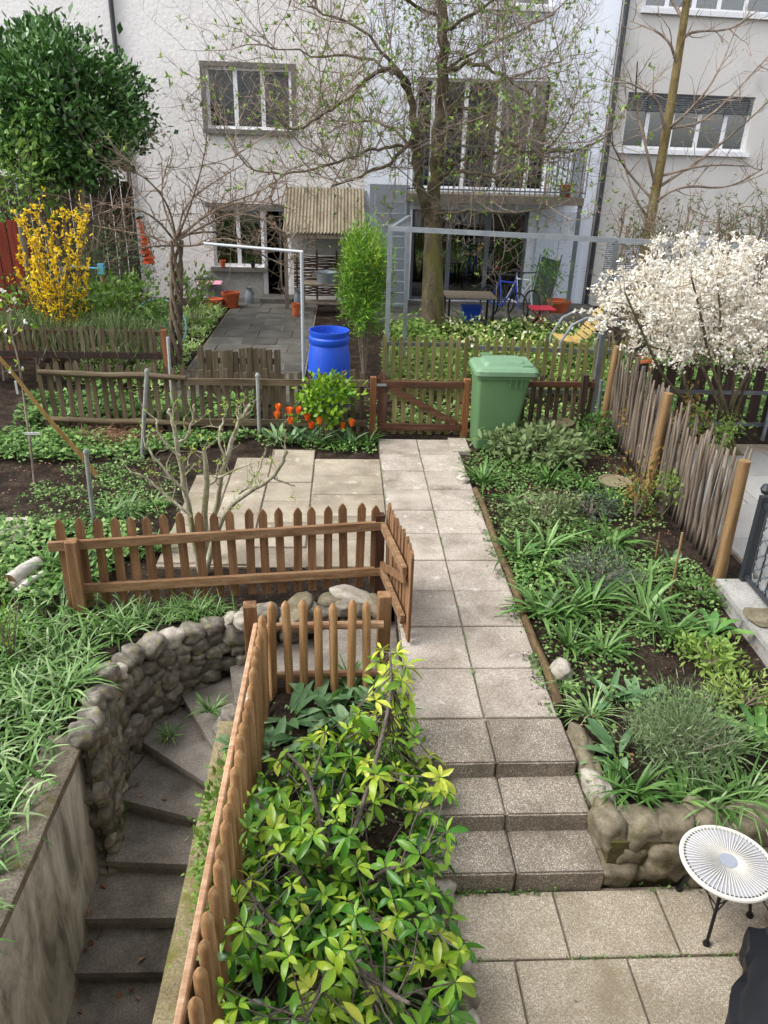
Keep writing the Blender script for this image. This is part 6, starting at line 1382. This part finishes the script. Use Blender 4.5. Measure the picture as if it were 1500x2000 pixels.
for l, r, Y in PS:
    s_ = smooth_poly([W(x, y, Y+rg.uniform(-.03, .03)) if i else W(x, y, Y) for i, (x, y) in enumerate(l)]); s_ = [p+Vector((rg.gauss(0, .006), rg.gauss(0, .008), 0)) for p in s_]; lines.append(s_); MB().tube(s_, [r*(1-.55*k/(len(s_)-1)) for k in range(len(s_))], 8).build('stem', bk_pale, ps, True, 80)
ends = []; mb = MB(); branchset(mb, lines, [9, 5], [.24, .12], [.005, .0028], rg, 2, wander=.22, lift=.2, out=.6, ends=ends, seg=4); mb.build('twigs', bk_pale, ps, True)
lb = LB(); leafclusters(lb, ends, 1.1, .026, per=3, rg=rg, tint=(.5, 1)); lb.build('buds', m_bright, ps)
# young grafted tree with a few blossoms, tied to the bamboo pole
yt = thing('young_fruit_tree', 'young thin fruit tree with white blossoms beside the bamboo pole', 'tree', (G(68, 940).x, G(68, 940).y, 0)); rg = random.Random(2); Y = G(68, 940).y
l0 = smooth_poly([W(68, 945, Y), W(60, 870, Y), W(48, 790, Y), W(40, 720, Y), W(20, 640, Y)]); MB().tube(l0, [.016-.010*i/len(l0) for i in range(len(l0))], 7).build('trunk', bk_twig, yt, True)
mb = MB(); ends = []; branchset(mb, [l0[len(l0)//2:]], [9, 4], [.45, .2], [.006, .004], rg, 2, wander=.2, lift=.1, out=.6, ends=ends); mb.build('twigs', bk_twig, yt, True)
lb = LB(); leafclusters(lb, ends, 1.2, .05, per=4, rg=rg, tint=(.4, 1)); lb.build('leaves', m_bright, yt); lb = LB(); leafclusters(lb, [q for q in ends if rg.random() < .35], 1, .04, per=6, asp=.7, prof='petal', rg=rg, tint=(.7, 1)); lb.build('blossoms', m_white, yt)
# tulips
TU = [(543, 797), (541, 812), (565, 803), (583, 803), (567, 823), (600, 816), (624, 823), (608, 832), (670, 833), (687, 827)]
tl = ['leftmost orange tulip, the upper of two', 'lower orange tulip of the leftmost pair', 'small orange tulip third from left', 'orange tulip fourth from left, wide open', 'low orange tulip in front of the left group', 'orange tulip right of the low front one', 'orange tulip standing in the middle gap', 'half hidden small orange tulip bud low in the middle', 'larger orange tulip of the right pair', 'rightmost orange tulip by the fence post']
for i, ((px, py), lab) in enumerate(zip(TU, tl)):
    h = W(px, py, 8.95+.04*(i % 3)); t = thing('tulip', lab+' before the weathered fence', 'tulip', (h.x, h.y, 0), 'orange tulips before the weathered fence')
    MB().tube([(h.x+.01, h.y, -.02), (h.x-.005, h.y, h.z*.5), (h.x, h.y, h.z-.03)], .006, 6).build('stem', m_broad, t)
    lb = LB(); az = np.arange(6)*pi/3+.3*(np.arange(6) % 2); op = .12+.2*RNG.random(); D = np.stack([np.cos(az)*op, np.sin(az)*op, np.ones(6)], 1); lb.add(np.array([[h.x+.018*cos(a), h.y+.018*sin(a), h.z-.035] for a in az]), D, np.stack([-np.cos(az), -np.sin(az), 0*az+.2], 1), .085, .052, NR.random(6), prof='petal', bend=.12, fold=.15); lb.build('flower', m_orange, t)
    lb = LB(); az = NR.random(4)*6.28; lb.add(np.array([[h.x, h.y, -.01]]*4), np.stack([np.cos(az)*.55, np.sin(az)*.55, np.ones(4)], 1), np.stack([np.cos(az)*-.4, np.sin(az)*-.4, np.ones(4)], 1), .22+.1*NR.random(4), .05, NR.random(4), prof='broad', bend=.4, fold=.12); lb.build('leaves', m_blue, t)
for k, (px, py, lab) in enumerate(((560, 862, 'tulip leaves without flower at the left of the bed'), (640, 872, 'dark strap leaves in front of the tulips'), (720, 868, 'dark strap clump at the path corner by the gate'), (690, 875, 'dark strap clump left of the gate corner clump'))): clump(px, py, 'broad' if k == 0 else 'dark', .85, lab, 'clumps before the weathered fence')
cover('tulip_bed_cover', 'small leafy ground cover around the tulips', [(-1.0, 8.85), (.38, 8.6), (.38, 9.25), (-1.2, 9.25)], 700, .04, m_cover, .6, h=.05)
# moss, crumbs and seedlings along paving edges
cover('path_edge_moss', 'moss and seedlings along the right edge of the path', [(1.33, 3.9), (1.43, 3.9), (1.43, 8.9), (1.36, 8.9)], 700, .016, m_cover, .8, zf=lambda x, y: .004, h=.012, patchy=.9, pscale=3)
cover('path_edge_crumbs', 'soil crumbs and litter spilled on the path edge', [(1.28, 4.0), (1.42, 4.0), (1.42, 8.5), (1.34, 8.5)], 420, .014, LM('soil_crumb', ['#2c241d', '#4a3f33'], transl=0), .8, zf=lambda x, y: .006, h=.006, patchy=.9, pscale=3, up=.1)
for k, x in enumerate((PX, PX-PW+.01)): cover('joint_moss', ('moss growing in the middle joint of the path', 'moss along the left edge of the path')[k], [(x-.012, 3.9), (x+.012, 3.9), (x+.012, 9.1), (x-.012, 9.1)], 260, .011, m_cover, .8, zf=lambda x, y: .0, h=.006, patchy=.9, pscale=4)
cover('step_foot_moss', 'moss and tiny weeds at the foot of steps and retaining wall', [(.45, 2.88), (3.2, 2.86), (3.2, 2.96), (.45, 2.92)], 420, .016, m_cover, .7, zf=lambda x, y: TZ+.004, h=.014, patchy=.9, pscale=3)
cover('terrace_joint_moss', 'moss in the joint between the first terrace rows', [(.6, 2.5), (3.4, 2.5), (3.4, 2.52), (.6, 2.52)], 220, .010, m_cover, .8, zf=lambda x, y: TZ+.0, h=.005, patchy=.9, pscale=3)
# ------------------------------------------------------------------ foreground bush with whorls of long leaves
fbsh = thing('whorled_leaf_bush', 'large bright green bush with whorls of long leaves in foreground bed', 'bush', (.0, 2.6, -.2)); rg = random.Random(99)
m_bushleaf = LM('bush_leaf', ['#1f4a16', '#427a20', '#74a22c', '#a3bd38', '#cdd154'], rough=.32, spec=.45, transl=.27)
POLY = [(715, 1265), (790, 1265), (805, 1400), (868, 1530), (885, 1640), (862, 1720), (900, 1850), (898, 1990), (780, 2060), (600, 2060), (450, 2040), (425, 1860), (435, 1720), (480, 1560), (540, 1480), (610, 1440), (690, 1400), (715, 1340)]
def clear(x, y): return ((x-748)/48)**2+((y-1625)/62)**2 > 1 and ((x-520)/70)**2+((y-1930)/45)**2 > 1 and ((x-835)/40)**2+((y-1940)/60)**2 > 1
wh = []; tries = 0
while len(wh) < 225 and tries < 9000:
    tries += 1; x, y = rg.uniform(420, 905), rg.uniform(1265, 2060)
    if not inpoly(x, y, POLY) or not clear(x, y): continue
    dmin = 27+9*(y-1265)/740
    if any(math.hypot(x-a, y-b) < dmin for a, b, *_ in wh): continue
    k = (y-1265)/740; z = rg.uniform(.05, .55)*(.75+.35*k)-.02-.12*k
    if y < 1400: z = .28+.25*rg.random()
    wh.append((x, y, z))
low = []
while len(low) < 230:
    x, y = rg.uniform(430, 890), rg.uniform(1400, 2050)
    if inpoly(x, y, POLY) and clear(x, y): low.append((x, y, rg.uniform(-.12, .06)-.1*(y-1400)/650))
# stems
def gp3(l): return smooth_poly([G(x, y, z) for x, y, z in l])
base_ = (655, 1800, -.27)
STM = [gp3([base_, (650, 1715, .0), (620, 1580, .22), (600, 1510, .33), (560, 1470, .4)]), gp3([base_, (655, 1715, 0), (700, 1600, .2), (745, 1450, .42), (765, 1350, .5), (762, 1275, .55)]), gp3([base_, (735, 1705, .04), (790, 1690, .15), (840, 1640, .3)]),
       gp3([base_, (590, 1850, .05), (520, 1790, .2), (470, 1720, .3)]), gp3([base_, (700, 1880, .1), (760, 1940, .28), (800, 1960, .34)]), gp3([base_, (640, 1900, .05), (600, 1990, .22)]), gp3([base_, (600, 1740, .05), (540, 1620, .2), (500, 1560, .3)]), gp3([base_, (720, 1800, .05), (800, 1790, .2), (850, 1780, .3)])]
for s_ in STM: MB().tube(s_, [.017-.011*i/len(s_) for i in range(len(s_))], 8).build('branch', bk_grey, fbsh, True, 80)
nodes = [p for s_ in STM for p in s_[2:]]
mb = MB(); leafs = []      # (pos, dir, normal, L, W, tint)
def whorl(p, nl, L0, t0, axis):
    axis = axis.normalized(); a = axis.orthogonal().normalized(); b = axis.cross(a); ph = rg.random()*6.28
    for i in range(nl):
        q = ph+2*pi*i/nl*1.0+rg.uniform(-.4, .4); inner = i % 3 == 0; e = rg.uniform(.35, 1.0) if inner else rg.uniform(-.6, .3); L = L0*(rg.uniform(.45, .75) if inner else rg.uniform(.7, 1.2))
        d = (a*cos(q)+b*sin(q))*cos(e)+axis*sin(e); leafs.append((p+d*.006-axis*.012*rg.random(), d, axis+Vector((rg.gauss(0, .3), rg.gauss(0, .3), 0)), L, L*rg.uniform(.3, .4), min(1, max(0, t0+(.12 if inner else 0)+rg.gauss(0, .13)))))
for (x, y, z) in wh:
    p = G(x, y, z); n_ = min(nodes, key=lambda v: (v-p).length+(.3 if v.z > p.z else 0)); mid = n_.lerp(p, .55)+Vector((rg.uniform(-.02, .02), rg.uniform(-.02, .02), -.02)); mb.tube([n_, mid, p-Vector((0, 0, .0))], [.0045, .004, .003], 5, False)
    ax = Vector((rg.gauss(0, .22), rg.gauss(0, .22), 1))+(p-n_).normalized()*.35
    yel = .3 if y < 1430 else (.1 if y < 1600 else 0); whorl(p, rg.choice((6, 7, 8, 9, 10, 11)), rg.uniform(.085, .132), rg.uniform(.22, .56)+yel+(.25 if rg.random() < .2 else 0), ax)
for (x, y, z) in low:
    p = G(x, y, z); n_ = min(nodes, key=lambda v: (v-p).length); mb.tube([n_, n_.lerp(p, .5)+Vector((0, 0, -.02)), p], [.005, .004, .003], 4, False); whorl(p, rg.choice((6, 7, 8)), rg.uniform(.09, .14), rg.uniform(.0, .36), Vector((rg.gauss(0, .35), rg.gauss(0, .35), 1)))  # lower whorls: deep green, tinted darker still for shade inside the bush
tw = mb.build('twigs', bk_grey, fbsh, True)
leafs.sort(key=lambda l: (l[0]-CAMP).length - (.35 if l[5] > .3 else 0)); big, rest = leafs[:300], leafs[300:]
VAR = []
for tv in (.08, .2, .32, .42, .5, .58, .68, .8, .93):
    for bd in (.1, .38, .75):
        lb = LB(); lb.add(np.zeros((1, 3)), np.array([[1., 0, 0]]), np.array([[0, 0, 1.]]), 1.0, .3, tv, prof='lance', bend=bd, fold=.22); VAR.append((tv, lb.mesh('leaf', m_bushleaf)))
for (p, d, nv, L, w_, t) in big:
    x = d.normalized(); y_ = nv.cross(x).normalized(); z_ = x.cross(y_); M_ = Matrix((x, y_, z_)).transposed()
    c_ = min(VAR, key=lambda v: abs(v[0]-t)+rg.random()*.06); objm('leaf', c_[1], None, fbsh, p-Vector(fbsh.location), M_, (L, L*w_/L/.3, L))
A = lambda k: np.array([tuple(l[k]) for l in rest]); B = lambda k: np.array([l[k] for l in rest])
lb = LB(); lb.add(A(0), A(1), A(2), B(3), B(4), B(5), prof='lance', bend=.05+.7*NR.random(len(rest)), fold=.22); lb.build('foliage', m_bushleaf, fbsh)
# broad blue-green leaves below the round pole fence
for (px, py, k, s, lab) in ((560, 1405, 'broad', 1.25, 'broad blue-green leaves by the first round pole'), (612, 1385, 'broad', 1.2, 'broad blue-green leaves below the third round pole'), (655, 1405, 'broad', 1.3, 'broad blue-green leaf clump in the middle below round poles'), (700, 1375, 'broad', 1.2, 'broad blue-green leaves left of the yellow shoot'), (535, 1470, 'broad', 1.2, 'broad blue-green leaves against the stair fence'),
     (690, 1430, 'broad', 1.1, 'broad blue-green leaves just above the bush centre'), (745, 1385, 'broad', 1.0, 'broad blue-green leaves under the yellow shoot'), (690, 1345, 'dark', .8, 'dark strap clump at the foot of the round poles'), (770, 1400, 'grass', .9, 'fine grass at the path edge by the white boulder'), (585, 1440, 'broad', 1.2, 'broad blue-green leaves between stair fence and bush'), (850, 1985, 'grass', .6, 'fine grass tuft by the cobbles at the bottom')):
    clump(px, py, k, s, lab, 'leafy clumps around the bush', z=gz(G(px, py).x, G(px, py).y)-.01)
# terracotta saucer under the bush
sa = G(605, 1905, -.24); tag(MB().lathe([(.001, 0), (.06, 0), (.085, .03), (.078, .03), (.055, .008), (.001, .008)], 24, sa).build('clay_saucer', terra, None, True, 40, sa), 'brown clay saucer on the soil under the bush', 'saucer')
# dead leaves on the cellar stairs
dlm = [LB().add(np.zeros((1, 3)), np.array([[1., 0, .1]]), np.array([[0, .1, 1.]]), .055, .03, t, prof='ovate', bend=b, fold=.25).mesh('dead_leaf', m_dry) for t, b in ((.2, .5), (.6, .7), (.9, .4), (.5, -.4))]
DL = [(248, 1540, 5), (262, 1532, 5), (280, 1552, 5), (325, 1562, 5), (215, 1640, 6), (222, 1655, 6), (195, 1728, 7), (180, 1770, 7), (178, 1778, 7), (187, 1830, 8), (175, 1835, 8), (170, 1860, 8), (200, 1930, 9), (235, 1935, 9), (262, 1933, 9), (152, 1950, 9), (150, 1975, 9), (398, 1690, 6), (205, 1600, 5), (330, 1448, 4), (438, 1372, 3), (270, 1880, 8), (265, 1945, 9)]
for (px, py, k) in DL: tag(objm('dead_leaf', rg.choice(dlm), None, None, G(px, py, -.133*(k+1 if k > 5 else k+1)+.012), (rg.uniform(-.3, .3), rg.uniform(-.3, .3), rg.uniform(0, 6.3)), rg.uniform(.7, 1.2)), 'curled brown dead leaf lying on the cellar stairs', 'leaf', 'dead leaves on the cellar stairs')
tag(objm('dead_leaf', dlm[1], None, None, G(1123, 1957, TZ+.012), (.1, .1, 1), .5), 'single brown dead leaf on the terrace slabs', 'leaf')

for o in bpy.data.objects:
    if o.parent is not None and o.name.split('.')[0] in ('foliage', 'twigs', 'buds', 'leaves', 'blossoms', 'flowers', 'inner_foliage', 'lower_foliage', 'stems', 'spokes'): o['kind'] = 'stuff'
